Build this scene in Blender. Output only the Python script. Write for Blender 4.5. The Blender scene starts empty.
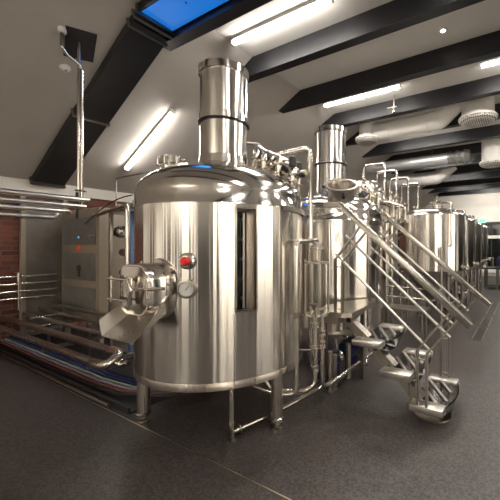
import bpy, bmesh, math, random
from mathutils import Vector, Matrix
random.seed(7)
PI = math.pi
sc = bpy.context.scene
C = sc.collection
R = math.radians

# ------------------------------------------------------------------ materials
def new_mat(name):
    m = bpy.data.materials.new(name); m.use_nodes = True
    nt = m.node_tree
    return m, nt, nt.nodes['Principled BSDF']

def plain(name, col, rough=.5, metal=0., noise=0., nscale=20., bump=0., spec=None):
    m, nt, b = new_mat(name)
    b.inputs['Roughness'].default_value = rough
    b.inputs['Metallic'].default_value = metal
    b.inputs['Base Color'].default_value = (*col, 1)
    if spec is not None: b.inputs['Specular IOR Level'].default_value = spec
    if noise or bump:
        tc = nt.nodes.new('ShaderNodeTexCoord')
        nz = nt.nodes.new('ShaderNodeTexNoise'); nz.inputs['Scale'].default_value = nscale
        nz.inputs['Detail'].default_value = 5
        nt.links.new(tc.outputs['Object'], nz.inputs['Vector'])
        if noise:
            r = nt.nodes.new('ShaderNodeValToRGB')
            r.color_ramp.elements[0].position = .3; r.color_ramp.elements[1].position = .7
            r.color_ramp.elements[0].color = (*[c*(1-noise) for c in col], 1)
            r.color_ramp.elements[1].color = (*[min(1, c*(1+noise)) for c in col], 1)
            nt.links.new(nz.outputs['Fac'], r.inputs['Fac'])
            nt.links.new(r.outputs['Color'], b.inputs['Base Color'])
        if bump:
            bp = nt.nodes.new('ShaderNodeBump'); bp.inputs['Strength'].default_value = bump
            bp.inputs['Distance'].default_value = .02
            nt.links.new(nz.outputs['Fac'], bp.inputs['Height'])
            nt.links.new(bp.outputs['Normal'], b.inputs['Normal'])
    return m

def steel(name, col, rough, wave=.0, brush=.0, wscale=(7, 7, .35), aniso=0.):
    m, nt, b = new_mat(name)
    if aniso:
        b.inputs['Anisotropic'].default_value = aniso
        b.inputs['Anisotropic Rotation'].default_value = .25
        tg = nt.nodes.new('ShaderNodeTangent'); tg.direction_type = 'RADIAL'; tg.axis = 'Z'
        nt.links.new(tg.outputs['Tangent'], b.inputs['Tangent'])
    b.inputs['Metallic'].default_value = 1
    b.inputs['Base Color'].default_value = (*col, 1)
    b.inputs['Roughness'].default_value = rough
    tc = nt.nodes.new('ShaderNodeTexCoord')
    if brush:
        mp = nt.nodes.new('ShaderNodeMapping'); mp.inputs['Scale'].default_value = (90, 90, 1.2)
        nz = nt.nodes.new('ShaderNodeTexNoise'); nz.inputs['Scale'].default_value = 1; nz.inputs['Detail'].default_value = 3
        nt.links.new(tc.outputs['Object'], mp.inputs['Vector']); nt.links.new(mp.outputs['Vector'], nz.inputs['Vector'])
        mr = nt.nodes.new('ShaderNodeMapRange')
        mr.inputs['To Min'].default_value = rough*(1-brush); mr.inputs['To Max'].default_value = rough*(1+brush)
        nt.links.new(nz.outputs['Fac'], mr.inputs['Value']); nt.links.new(mr.outputs['Result'], b.inputs['Roughness'])
    if wave:
        mp = nt.nodes.new('ShaderNodeMapping'); mp.inputs['Scale'].default_value = wscale
        nz = nt.nodes.new('ShaderNodeTexNoise'); nz.inputs['Scale'].default_value = 1; nz.inputs['Detail'].default_value = 2
        nt.links.new(tc.outputs['Object'], mp.inputs['Vector']); nt.links.new(mp.outputs['Vector'], nz.inputs['Vector'])
        bp = nt.nodes.new('ShaderNodeBump'); bp.inputs['Strength'].default_value = wave; bp.inputs['Distance'].default_value = .05
        nt.links.new(nz.outputs['Fac'], bp.inputs['Height']); nt.links.new(bp.outputs['Normal'], b.inputs['Normal'])
    return m

def emit(name, col, strength):
    m, nt, b = new_mat(name)
    b.inputs['Base Color'].default_value = (*col, 1)
    b.inputs['Emission Color'].default_value = (*col, 1)
    b.inputs['Emission Strength'].default_value = strength
    return m

M = {}
M['steel'] = steel('brushed_steel', (.84, .80, .745), .26, wave=.10, brush=.25)
M['steel_shell'] = steel('brushed_tank_steel', (.88, .845, .79), .17, wave=.16, wscale=(10, 10, .12), aniso=.9)
M['steel_dome'] = steel('polished_dome_steel', (.88, .85, .805), .13)
M['steel_pipe'] = steel('pipe_steel', (.70, .66, .605), .13)
M['steel_dull'] = steel('dull_steel', (.45, .41, .365), .30, brush=.3)
M['steel_dark'] = steel('dark_steel', (.30, .28, .26), .28)
M['mirror_dark'] = plain('dark_gloss_plate', (.012, .012, .014), .12)
M['steel_bright'] = steel('bright_satin_steel', (.66, .63, .585), .30)
M['rail'] = steel('handrail_steel', (.56, .53, .48), .24)
M['black'] = plain('black_plastic', (.012, .012, .013), .4)
M['blackmetal'] = plain('black_painted_metal', (.018, .018, .02), .45, noise=.2)
M['duct'] = plain('charcoal_sheet_metal', (.028, .028, .03), .38, metal=.3, noise=.15, nscale=3)
M['beam'] = plain('charcoal_beam_paint', (.0095, .0095, .012), .5, noise=.15, nscale=4)
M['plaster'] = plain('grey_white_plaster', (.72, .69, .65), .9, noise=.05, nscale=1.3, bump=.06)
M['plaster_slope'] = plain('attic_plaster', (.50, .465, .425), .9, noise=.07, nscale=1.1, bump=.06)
M['white'] = plain('white_painted_metal', (.80, .77, .73), .5)
M['whitewall'] = plain('white_wall_paint', (.78, .75, .70), .85, noise=.04, nscale=2)
M['red'] = plain('red_plastic', (.75, .02, .012), .3)
M['bluehose'] = plain('blue_hose', (.006, .012, .07), .5)
M['greenhose'] = plain('pale_green_hose', (.24, .30, .24), .5)
M['redhose'] = plain('dusty_red_hose', (.22, .07, .06), .5)
M['purplehose'] = plain('purple_grey_hose', (.20, .16, .22), .45)
M['blackhose'] = plain('black_hose', (.015, .015, .016), .4)
M['bluemotor'] = plain('blue_motor_paint', (.006, .010, .05), .4)
M['brass'] = plain('brass', (.66, .57, .42), .35, metal=1)
M['glassdark'] = plain('dark_glass', (.010, .012, .012), .06)
M['gaugeface'] = plain('gauge_face', (.75, .74, .70), .4)
M['panelgrey'] = plain('grey_panel', (.17, .165, .155), .35, noise=.15, nscale=6)
M['framebrown'] = plain('beige_cabinet_paint', (.30, .25, .19), .5)
M['galv'] = plain('galvanised_sheet', (.55, .56, .56), .35, metal=.5, noise=.1, nscale=6)
M['tube'] = emit('lamp_tube_glow', (1, .955, .89), 32.)
M['spot'] = emit('spot_glow', (1, .93, .84), 30.)
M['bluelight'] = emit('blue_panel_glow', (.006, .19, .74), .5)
M['green'] = emit('green_sign_glow', (.15, .9, .5), 1.2)
M['orange'] = plain('orange_switch', (.8, .12, .03), .4)
M['bluescreen'] = emit('blue_indicator', (.1, .5, .9), .8)

def glass():
    m, nt, b = new_mat('clear_glass')
    b.inputs['Base Color'].default_value = (.97, .97, .95, 1)
    b.inputs['Roughness'].default_value = .02
    b.inputs['Transmission Weight'].default_value = 1
    b.inputs['IOR'].default_value = 1.2
    return m
M['glass'] = glass()

def floor_mat():
    m, nt, b = new_mat('speckled_epoxy_floor')
    tc = nt.nodes.new('ShaderNodeTexCoord')
    n1 = nt.nodes.new('ShaderNodeTexNoise'); n1.inputs['Scale'].default_value = 62; n1.inputs['Detail'].default_value = 4; n1.inputs['Roughness'].default_value = .75
    n2 = nt.nodes.new('ShaderNodeTexNoise'); n2.inputs['Scale'].default_value = 1.1; n2.inputs['Detail'].default_value = 4
    for n in (n1, n2): nt.links.new(tc.outputs['Object'], n.inputs['Vector'])
    r = nt.nodes.new('ShaderNodeValToRGB')
    r.color_ramp.elements[0].position = .40; r.color_ramp.elements[1].position = .62
    r.color_ramp.elements[0].color = (.020, .017, .0165, 1); r.color_ramp.elements[1].color = (.098, .084, .079, 1)
    nt.links.new(n1.outputs['Fac'], r.inputs['Fac'])
    mx = nt.nodes.new('ShaderNodeMix'); mx.data_type = 'RGBA'; mx.blend_type = 'MULTIPLY'; mx.inputs['Factor'].default_value = .5
    r2 = nt.nodes.new('ShaderNodeValToRGB')
    r2.color_ramp.elements[0].position = .35; r2.color_ramp.elements[1].position = .65
    r2.color_ramp.elements[0].color = (.65, .62, .62, 1); r2.color_ramp.elements[1].color = (1, 1, 1, 1)
    nt.links.new(n2.outputs['Fac'], r2.inputs['Fac'])
    nt.links.new(r.outputs['Color'], mx.inputs['A']); nt.links.new(r2.outputs['Color'], mx.inputs['B'])
    nt.links.new(mx.outputs['Result'], b.inputs['Base Color'])
    mr = nt.nodes.new('ShaderNodeMapRange'); mr.inputs['To Min'].default_value = .30; mr.inputs['To Max'].default_value = .52
    nt.links.new(n2.outputs['Fac'], mr.inputs['Value']); nt.links.new(mr.outputs['Result'], b.inputs['Roughness'])
    bp = nt.nodes.new('ShaderNodeBump'); bp.inputs['Strength'].default_value = .25; bp.inputs['Distance'].default_value = .004
    nt.links.new(n1.outputs['Fac'], bp.inputs['Height']); nt.links.new(bp.outputs['Normal'], b.inputs['Normal'])
    return m
M['floor'] = floor_mat()

def brick_mat():
    m, nt, b = new_mat('red_brick')
    tc = nt.nodes.new('ShaderNodeTexCoord')
    sp = nt.nodes.new('ShaderNodeSeparateXYZ'); cb = nt.nodes.new('ShaderNodeCombineXYZ')
    nt.links.new(tc.outputs['Object'], sp.inputs[0])
    nt.links.new(sp.outputs['Y'], cb.inputs['X']); nt.links.new(sp.outputs['Z'], cb.inputs['Y'])
    bk = nt.nodes.new('ShaderNodeTexBrick')
    bk.inputs['Scale'].default_value = 1
    bk.inputs['Brick Width'].default_value = .26; bk.inputs['Row Height'].default_value = .080
    bk.inputs['Mortar Size'].default_value = .010
    bk.inputs['Color1'].default_value = (.19, .048, .026, 1); bk.inputs['Color2'].default_value = (.055, .016, .011, 1)
    bk.inputs['Mortar'].default_value = (.11, .075, .055, 1)
    nt.links.new(cb.outputs[0], bk.inputs['Vector'])
    nt.links.new(bk.outputs['Color'], b.inputs['Base Color'])
    b.inputs['Roughness'].default_value = .8
    bp = nt.nodes.new('ShaderNodeBump'); bp.inputs['Strength'].default_value = .5; bp.inputs['Distance'].default_value = .01; bp.invert = True
    nt.links.new(bk.outputs['Fac'], bp.inputs['Height']); nt.links.new(bp.outputs['Normal'], b.inputs['Normal'])
    return m
M['brick'] = brick_mat()

def perf_mat():
    m, nt, b = new_mat('perforated_white_grille')
    tc = nt.nodes.new('ShaderNodeTexCoord')
    v = nt.nodes.new('ShaderNodeTexVoronoi'); v.inputs['Scale'].default_value = 26; v.inputs['Randomness'].default_value = 0
    nt.links.new(tc.outputs['Object'], v.inputs['Vector'])
    r = nt.nodes.new('ShaderNodeValToRGB'); r.color_ramp.interpolation = 'CONSTANT'
    r.color_ramp.elements[0].color = (.10, .09, .08, 1); r.color_ramp.elements[1].position = .42
    r.color_ramp.elements[1].color = (.72, .69, .65, 1)
    nt.links.new(v.outputs['Distance'], r.inputs['Fac']); nt.links.new(r.outputs['Color'], b.inputs['Base Color'])
    b.inputs['Roughness'].default_value = .5
    return m
M['perf'] = perf_mat()

# ------------------------------------------------------------------ mesh helpers
def bm_(): return bmesh.new()

def box(bm, x0, x1, y0, y1, z0, z1, bev=0.):
    t = bmesh.new()
    bmesh.ops.create_cube(t, size=1)
    for v in t.verts:
        v.co = Vector(((x0+x1)/2+v.co.x*(x1-x0), (y0+y1)/2+v.co.y*(y1-y0), (z0+z1)/2+v.co.z*(z1-z0)))
    if bev: bmesh.ops.bevel(t, geom=t.edges[:], offset=bev, segments=2, affect='EDGES', profile=.5)
    merge(bm, t)

def merge(bm, t, mat=None):
    if mat is not None: bmesh.ops.transform(t, matrix=mat, verts=t.verts)
    me = bpy.data.meshes.new('tmp'); t.to_mesh(me); t.free()
    bm.from_mesh(me); bpy.data.meshes.remove(me)

def frame(o, z, xh=(0, 0, 1)):
    z = Vector(z).normalized(); xh = Vector(xh)
    if abs(z.dot(xh)) > .98: xh = Vector((1, 0, 0))
    y = z.cross(xh).normalized(); x = y.cross(z)
    m = Matrix((x, y, z)).transposed().to_4x4(); m.translation = Vector(o)
    return m

def obox(bm, o, z, size, xh=(0, 0, 1), bev=0.):
    """box centred at o, local z along z, local x along xh"""
    t = bmesh.new(); a, b, c = [s/2 for s in size]
    box(t, -a, a, -b, b, -c, c, bev); merge(bm, t, frame(o, z, xh))

def bar(bm, p, q, w, t_, side=(0, 1, 0)):
    """flat bar p->q, width w along side, thickness t_"""
    p, q = Vector(p), Vector(q)
    obox(bm, (p+q)/2, q-p, (w, t_, (q-p).length), side)

def fillet(pts, rad, n=5):
    pts = [Vector(p) for p in pts]
    if rad <= 0 or len(pts) < 3: return pts
    out = [pts[0]]
    for i in range(1, len(pts)-1):
        a, b, c = pts[i-1], pts[i], pts[i+1]
        u, v = (a-b), (c-b); lu, lv = u.length, v.length
        u.normalize(); v.normalize()
        ang = u.angle(v)
        if ang > PI-.02: out.append(b); continue
        d = min(rad/math.tan(ang/2), lu*.48, lv*.48)
        s, e = b+u*d, b+v*d
        for k in range(n+1):
            t = k/n
            out.append(s*(1-t)**2+b*2*t*(1-t)+e*t*t)
    out.append(pts[-1]); return out

def tube(bm, pts, r, seg=12, rad=0., n=5, r1=None):
    pts = fillet(pts, rad, n)
    rings = []; prev = None
    N = len(pts)
    for i, p in enumerate(pts):
        d = (pts[min(i+1, N-1)]-pts[max(i-1, 0)]).normalized()
        if prev is None:
            h = Vector((0, 0, 1)) if abs(d.z) < .95 else Vector((1, 0, 0))
            x = (h-d*h.dot(d)).normalized()
        else:
            x = prev-d*prev.dot(d); x.normalize()
        prev = x; y = d.cross(x)
        rr = r if r1 is None else r+(r1-r)*i/(N-1)
        rings.append([bm.verts.new(p+(x*math.cos(2*PI*k/seg)+y*math.sin(2*PI*k/seg))*rr) for k in range(seg)])
    for a, b in zip(rings, rings[1:]):
        for k in range(seg): bm.faces.new((a[k], a[(k+1) % seg], b[(k+1) % seg], b[k]))
    bm.faces.new(list(reversed(rings[0]))); bm.faces.new(rings[-1])

def lathe(bm, prof, mat, seg=32, a0=0., a1=2*PI):
    """profile [(r,z)...] turned about local z; r<=0 closes to a point"""
    t = bmesh.new(); full = abs(a1-a0-2*PI) < 1e-6
    n = seg if full else seg+1
    rows = []
    for r, z in prof:
        if r <= 1e-6: rows.append([t.verts.new((0, 0, z))])
        else: rows.append([t.verts.new((r*math.cos(a0+(a1-a0)*k/seg), r*math.sin(a0+(a1-a0)*k/seg), z)) for k in range(n)])
    for a, b in zip(rows, rows[1:]):
        for k in range(seg):
            k2 = (k+1) % n
            if len(a) == 1 and len(b) == 1: continue
            if len(a) == 1: t.faces.new((a[0], b[k2], b[k]))
            elif len(b) == 1: t.faces.new((a[k], a[k2], b[0]))
            else: t.faces.new((a[k], a[k2], b[k2], b[k]))
    bmesh.ops.recalc_face_normals(t, faces=t.faces[:])
    merge(bm, t, mat)

def T(x, y, z): return Matrix.Translation((x, y, z))

def cyl(bm, p, q, r, seg=20, r2=None, rim=0.):
    p, q = Vector(p), Vector(q); L = (q-p).length
    r2 = r if r2 is None else r2
    b = min(rim, L*.4)
    prof = [(0, 0), (r-b, 0), (r, b), (r2, L-b), (r2-b, L), (0, L)] if b else [(0, 0), (r, 0), (r2, L), (0, L)]
    lathe(bm, prof, frame(p, q-p, (0, 0, 1) if abs((q-p).normalized().z) < .9 else (1, 0, 0)), seg)

def ring(bm, o, z, R_, r, seg=32, ms=8):
    t = bmesh.new()
    lathe(t, [(R_+r*math.cos(2*PI*k/ms), r*math.sin(2*PI*k/ms)) for k in range(ms+1)], Matrix(), seg)
    bmesh.ops.remove_doubles(t, verts=t.verts, dist=1e-5)
    merge(bm, t, frame(o, z, (1, 0, 0) if abs(Vector(z).normalized().z) > .9 else (0, 0, 1)))

def prism(bm, poly, z0, z1):
    a = [bm.verts.new((x, y, z0)) for x, y in poly]; b = [bm.verts.new((x, y, z1)) for x, y in poly]
    n = len(poly)
    bm.faces.new(list(reversed(a))); bm.faces.new(b)
    for k in range(n): bm.faces.new((a[k], a[(k+1) % n], b[(k+1) % n], b[k]))

def rrect(w, h, r, n=6):
    pts = []
    for cx, cy, a in ((w/2-r, h/2-r, 0), (-w/2+r, h/2-r, 90), (-w/2+r, -h/2+r, 180), (w/2-r, -h/2+r, 270)):
        for k in range(n+1):
            t = R(a+90*k/n); pts.append((cx+r*math.cos(t), cy+r*math.sin(t)))
    return pts

def loft(bm, loops, cap0=True, cap1=True):
    rows = [[bm.verts.new(p) for p in l] for l in loops]
    n = len(rows[0])
    for a, b in zip(rows, rows[1:]):
        for k in range(n): bm.faces.new((a[k], a[(k+1) % n], b[(k+1) % n], b[k]))
    if cap0: bm.faces.new(list(reversed(rows[0])))
    if cap1: bm.faces.new(rows[-1])

def wpos(o):
    p = Vector((0, 0, 0))
    while o is not None: p += o.location; o = o.parent
    return p

def obj(name, bm, mat, parent=None, smooth=True, sharp=38, label=None):
    bmesh.ops.recalc_face_normals(bm, faces=bm.faces[:])
    if parent is not None: off = wpos(parent)
    else:
        xs = [v.co for v in bm.verts]
        off = Vector(((min(v.x for v in xs)+max(v.x for v in xs))/2, (min(v.y for v in xs)+max(v.y for v in xs))/2, min(v.z for v in xs)))
    for v in bm.verts: v.co -= off
    for f in bm.faces: f.smooth = smooth
    if smooth:
        for e in bm.edges:
            if len(e.link_faces) == 2: e.smooth = e.calc_face_angle(0) < R(sharp)
    me = bpy.data.meshes.new(name); bm.to_mesh(me); bm.free()
    me.materials.append(M[mat] if isinstance(mat, str) else mat)
    o = bpy.data.objects.new(name, me); C.objects.link(o)
    if parent is not None: o.parent = parent
    else: o.location = off
    if label: o['label'] = label
    return o

def tag(o, label, cat, group=None, kind=None):
    o['label'] = label; o['category'] = cat
    if group: o['group'] = group
    if kind: o['kind'] = kind
    return o

def thing(name, label, cat, loc, group=None):
    o = bpy.data.objects.new(name, None); o.empty_display_size = .1; C.objects.link(o)
    o.location = loc
    return tag(o, label, cat, group)

def dup(root, loc, label, group=None):
    r = root.copy(); C.objects.link(r); r.location = loc; r['label'] = label
    if group: r['group'] = group
    for ch in list(root.children):
        c = ch.copy(); C.objects.link(c); c.parent = r
        for g in list(ch.children):
            d = g.copy(); C.objects.link(d); d.parent = c
    return r

def struct(name, bm, mat, smooth=False):
    o = obj(name, bm, mat, smooth=smooth); o['kind'] = 'structure'; return o

# ------------------------------------------------------------------ room shell
XW, XR, YB, YE = -7.2, 7.2, -6.0, 19.0
HC, XF, ZE = 4.49, 3.684, 2.63
bm = bm_(); box(bm, XW-.2, XR+.2, YB-.2, YE+.2, -.2, 0); struct('floor', bm, 'floor')
bm = bm_(); box(bm, -XF, XF, YB-.2, YE+.2, HC, HC+.15); struct('ceiling', bm, 'plaster')
for s, nm in ((-1, 'ceiling_slope_left'), (1, 'ceiling_slope_right')):
    bm = bm_()
    prof = [(s*XF, HC), (s*7.2, ZE), (s*7.45, ZE), (s*XF, HC+.15)]
    a = [bm.verts.new((x, YB-.2, z)) for x, z in prof]; b = [bm.verts.new((x, YE+.2, z)) for x, z in prof]
    bm.faces.new(a); bm.faces.new(list(reversed(b)))
    for k in range(4): bm.faces.new((a[k], a[(k+1) % 4], b[(k+1) % 4], b[k]))
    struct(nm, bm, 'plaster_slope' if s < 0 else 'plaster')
bm = bm_(); box(bm, XW-.2, XW, YB-.2, YE+.2, 0, ZE); struct('wall_left', bm, 'brick')
bm = bm_(); box(bm, XW, XW+.03, YB, YE, 2.44, ZE); struct('trim_1', bm, 'whitewall')
bm = bm_(); box(bm, XR, XR+.2, YB-.2, YE+.2, 0, ZE); struct('wall_right', bm, 'whitewall')
def gable(name, y0, y1, mat):
    bm = bm_()
    poly = [(-7.2, 0), (7.2, 0), (7.2, ZE), (XF, HC), (-XF, HC), (-7.2, ZE)]
    a = [bm.verts.new((x, y0, z)) for x, z in poly]; b = [bm.verts.new((x, y1, z)) for x, z in poly]
    bm.faces.new(a); bm.faces.new(list(reversed(b)))
    for k in range(6): bm.faces.new((a[k], a[(k+1) % 6], b[(k+1) % 6], b[k]))
    struct(name, bm, mat)
gable('wall_end', YE, YE+.2, 'whitewall'); gable('wall_back', YB-.2, YB, 'whitewall')
# dark glazing across the end wall, with pale rails
bm = bm_(); box(bm, -6.5, 6.5, YE-.04, YE, .25, 2.70); g = struct('window_1', bm, 'glassdark')
bm = bm_()
for z0, z1 in ((.16, .34), (1.94, 2.10)): box(bm, -6.5, 6.5, YE-.09, YE-.03, z0, z1)
o = obj('window_frame', bm, 'whitewall', g)
bm = bm_(); box(bm, -6.5, 6.5, YE-.09, YE-.03, 2.66, 2.80)
for k in range(14): box(bm, -6.53+k, -6.47+k, YE-.08, YE-.03, .34, 2.66)
obj('window_mullion', bm, 'blackmetal', g)
# dark panels added on unseen walls to put dark bands in the steel reflections
n = 2
for (y0, y1) in ((-2.9, -1.4), (-1.0, -.2), (.5, 2.3), (4.0, 4.2), (7.3, 8.4), (9.4, 18.5)):
    bm = bm_(); box(bm, XR-.05, XR, y0, y1, 0, 2.3); struct('window_%d' % n, bm, 'glassdark'); n += 1
for (x0, x1) in ((-7.0, -6.5), (-5.7, -5.0), (-4.3, -3.45), (-1.25, -.5), (.1, 2.2), (2.6, 3.7), (5.3, 5.5)):
    bm = bm_(); box(bm, x0, x1, YB, YB+.05, 0, 2.4); struct('window_%d' % n, bm, 'glassdark'); n += 1
def wash(x, y, z, tx, ty, tz, e):  # added spots without fixtures, lighting white walls that the tanks reflect
    ld = bpy.data.lights.new('added_wall_wash', 'SPOT'); ld.energy = e; ld.spot_size = R(135); ld.spot_blend = .6; ld.color = (1, .93, .83); ld.shadow_soft_size = .15
    lo = bpy.data.objects.new('added_wall_wash', ld); C.objects.link(lo); lo.location = (x, y, z)
    lo.rotation_euler = (Vector((tx, ty, tz))-Vector((x, y, z))).to_track_quat('-Z', 'Y').to_euler()
WS = 750
bm = bm_(); box(bm, XW, XW+.04, -5.9, -2.6, 0, 2.44); struct('reflect_panel_1', bm, 'whitewall')  # white panels added over unseen brick as bright areas for the tank to reflect
bm = bm_(); box(bm, XW, XW+.04, -1.7, -.3, 0, 2.44); struct('reflect_panel_2', bm, 'whitewall')
wash(XW+1.5, -3.8, 3.0, XW, -3.8, 1.3, 40)
wash(XW+1.3, -1.0, 3.0, XW, -1.0, 1.3, 40)
wash(-6.0, YB+1.6, 2.9, -6.2, YB, 1.3, 110)
wash(-1.5, YE-2.2, 4.0, -1.5, YE, 3.3, 170)  # unseen spots added to brighten the end wall
wash(2.5, YE-2.2, 4.0, 2.5, YE, 3.3, 170)
wash(-2.4, YB+2.0, 4.2, -2.4, YB, 2.0, WS*1.3)
wash(5.2, YB+2.0, 3.4, 5.8, YB, 2.0, WS*1.2)
wash(XR-1.6, -4.6, 3.2, XR, -4.6, 1.8, WS)
wash(XR-1.6, 3.6, 3.2, XR, 3.6, 1.8, WS*.8)
wash(XR-1.6, 6.1, 3.2, XR, 6.1, 1.8, WS*.8)
# brass joint strip in the floor
bm = bm_(); box(bm, -7.1, 6.5, 1.548, 1.556, 0, .002); struct('trim_2', bm, 'brass')

# tie beams under the flat ceiling with bevelled ends on the slope
BEAMS = [.1, 1.36, 2.62, 3.81, 5.08, 6.38, 7.66, 8.95, 10.23, 11.5, 12.8, 14.1, 15.4, 16.7, 18.0]
for y in BEAMS:
    bm = bm_(); w = .155
    poly = [(-XF, HC), (-4.225, 4.207), (4.225, 4.207), (XF, HC)]
    a = [bm.verts.new((x, y, z)) for x, z in poly]; b = [bm.verts.new((x, y+w, z)) for x, z in poly]
    bm.faces.new(a); bm.faces.new(list(reversed(b)))
    for k in range(4): bm.faces.new((a[k], a[(k+1) % 4], b[(k+1) % 4], b[k]))
    struct('ceiling_beam', bm, 'beam')

# grey steel door panel in the brick wall
bm = bm_(); box(bm, XW, XW+.05, 2.10, 2.62, 0, 2.30, .005)
d = struct('door_1', bm, plain('grey_brown_door', (.16, .14, .115), .5, noise=.15, nscale=5))
bm = bm_()
for y in (2.04, 2.62): box(bm, XW, XW+.08, y, y+.06, 0, 2.36)
obj('door_frame', bm, 'framebrown', d)

# ------------------------------------------------------------------ lamps
SM = .53
def slope_z(x): return ZE+SM*(x+7.2)
def tube_lamp(name, label, p, q, nrm, power, group='ceiling tube lamps'):
    p, q, nrm = Vector(p), Vector(q), Vector(nrm).normalized()
    r = thing(name, label, 'lamp', (p+q)/2, group)
    ax = (q-p).normalized(); L = (q-p).length
    bm = bm_(); obox(bm, (p+q)/2+nrm*.024, ax, (.05, .08, L), nrm, .006); obj('housing', bm, 'white', r)
    bm = bm_(); obox(bm, (p+q)/2+nrm*.075, ax, (.045, .065, L-.04), nrm, .02); obj('diffuser', bm, 'tube', r)
    for e, s in ((p, 1), (q, -1)):
        bm = bm_(); obox(bm, e+nrm*.065+ax*s*.008, ax, (.07, .08, .02), nrm, .006); obj('end_cap', bm, 'white', r)
    ld = bpy.data.lights.new('lamp_light', 'AREA'); ld.shape = 'RECTANGLE'
    ld.size = L-.1; ld.size_y = .08; ld.energy = power; ld.color = (1, .945, .87)
    lo = bpy.data.objects.new('lamp_light', ld); C.objects.link(lo)
    z = -nrm; x = ax; y = z.cross(x)
    mt = Matrix((x, y, z)).transposed()      # area lights shine along local -Z
    lo.rotation_euler = Matrix((x, -nrm.cross(x), -nrm)).transposed().to_euler()
    lo.parent = r; lo.location = nrm*.115
    return r
zc = HC
PW = 30
tube_lamp('tube_lamp', 'glowing tube lamp at top centre, on the ceiling above the tall chimney', (-3.60, 3.33, zc), (-1.95, 3.33, zc), (0, 0, -1), PW)
tube_lamp('tube_lamp', 'glowing tube lamp on the ceiling above the second, farther chimney', (-3.58, 5.78, zc), (-1.94, 5.78, zc), (0, 0, -1), PW)
tube_lamp('tube_lamp', 'tube lamp cut by the right picture edge between dark beams', (-.62, 5.80, zc), (1.0, 5.80, zc), (0, 0, -1), PW)
sn = Vector((SM, 0, -1)).normalized()
tube_lamp('tube_lamp', 'slanted tube lamp on the sloping ceiling left of the tall chimney', (-6.46, 3.335, slope_z(-6.46)), (-5.02, 3.335, slope_z(-5.02)), sn, PW*.5)
OFF = [(-.6, 3.33), (.2, .75), (2.2, 3.33), (1.2, -1.75), (2.2, 5.8), (-3.2, 8.25), (-.2, 8.25), (-3.2, 10.8), (-.2, 10.8), (-3.2, 13.4), (-.2, 13.4), (-3.2, 16.0), (-.2, 16.0)]  # unseen tube lamps added to lift the light, mostly in the far bays
for i, (x, y) in enumerate(OFF):
    tube_lamp('tube_lamp', 'tube lamp added out of view on the flat ceiling for more light', (x, y, zc), (x+1.6, y, zc), (0, 0, -1), PW)

r = thing('spotlight', 'small round recessed spotlight shining between two dark beams', 'lamp', (-.971, 4.68, HC))
bm = bm_(); lathe(bm, [(.030, -.012), (.052, -.014), (.056, 0), (.030, 0)], T(-.971, 4.68, HC), 24); obj('trim_ring', bm, 'white', r)
bm = bm_(); cyl(bm, (-.971, 4.68, HC-.010), (-.971, 4.68, HC), .034, 20); obj('lens', bm, 'spot', r)
def spot(x, y, z, e, parent=None, ang=110, tgt=None):
    ld = bpy.data.lights.new('spot_light', 'SPOT'); ld.energy = e; ld.spot_size = R(ang); ld.spot_blend = .8; ld.color = (1, .88, .72); ld.shadow_soft_size = .05
    lo = bpy.data.objects.new('spot_light', ld); C.objects.link(lo)
    if parent is not None: lo.parent = parent; lo.location = Vector((x, y, z))-Vector(parent.location)
    else: lo.location = (x, y, z)
spot(-.971, 4.68, HC-.03, 90, r)

# ------------------------------------------------------------------ sloping duct with glowing blue end
r = thing('ventilation_duct', 'dark square ventilation duct climbing the sloping ceiling at upper left', 'duct', (-5.6, 2.45, slope_z(-5.6)))
def duct_run(bm, xa, xb, y0, y1, h, off=0.):
    """box following the slope from x=xa to xb, hanging h below"""
    n = Vector((SM, 0, -1)).normalized()
    pa, pb = Vector((xa, 0, slope_z(xa)-.005)), Vector((xb, 0, slope_z(xb)-.005))
    lo = [[(p.x+n.x*k, y, p.z+n.z*k) for (y, k) in ((y0, off), (y1, off), (y1, h), (y0, h))] for p in (pa, pb)]
    loft(bm, lo)
bm = bm_(); duct_run(bm, -7.16, -4.06, 2.165, 2.60, .11); obj('duct_body', bm, 'duct', r)
for x in (-7.13, -5.60, -4.14, -4.02):
    bm = bm_(); duct_run(bm, x, x+.03, 2.14, 2.625, .13); obj('flange', bm, 'steel_dark', r)
r = thing('lit_blue_duct', 'glowing bright blue flat duct section on the ceiling at top', 'duct', (-3.4, 2.4, 4.3))
bm = bm_(); box(bm, -3.90, -2.2, 2.16, 2.60, 4.28, 4.37); obj('duct_body', bm, 'duct', r)
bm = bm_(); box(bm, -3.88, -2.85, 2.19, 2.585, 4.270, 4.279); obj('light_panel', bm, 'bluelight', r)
bm = bm_(); box(bm, -3.93, -3.89, 2.14, 2.62, 4.255, 4.36); obj('flange', bm, 'steel_dark', r)
bm = bm_(); cyl(bm, (-3.30, 2.36, 4.262), (-3.30, 2.36, 4.27), .012, 12); obj('bolt', bm, 'black', r)
for x in (-3.5, -2.5):
    bm = bm_(); tube(bm, [(x, 2.38, 4.36), (x, 2.38, HC)], .008, 8); obj('hanger', bm, 'steel_dark', r)
ld = bpy.data.lights.new('blue_glow', 'AREA'); ld.shape = 'RECTANGLE'; ld.size = .9; ld.size_y = .36; ld.energy = 1.5; ld.color = (.05, .25, 1)
lo = bpy.data.objects.new('blue_glow', ld); C.objects.link(lo); lo.parent = r; lo.location = (.03, 0, -.035)

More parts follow.
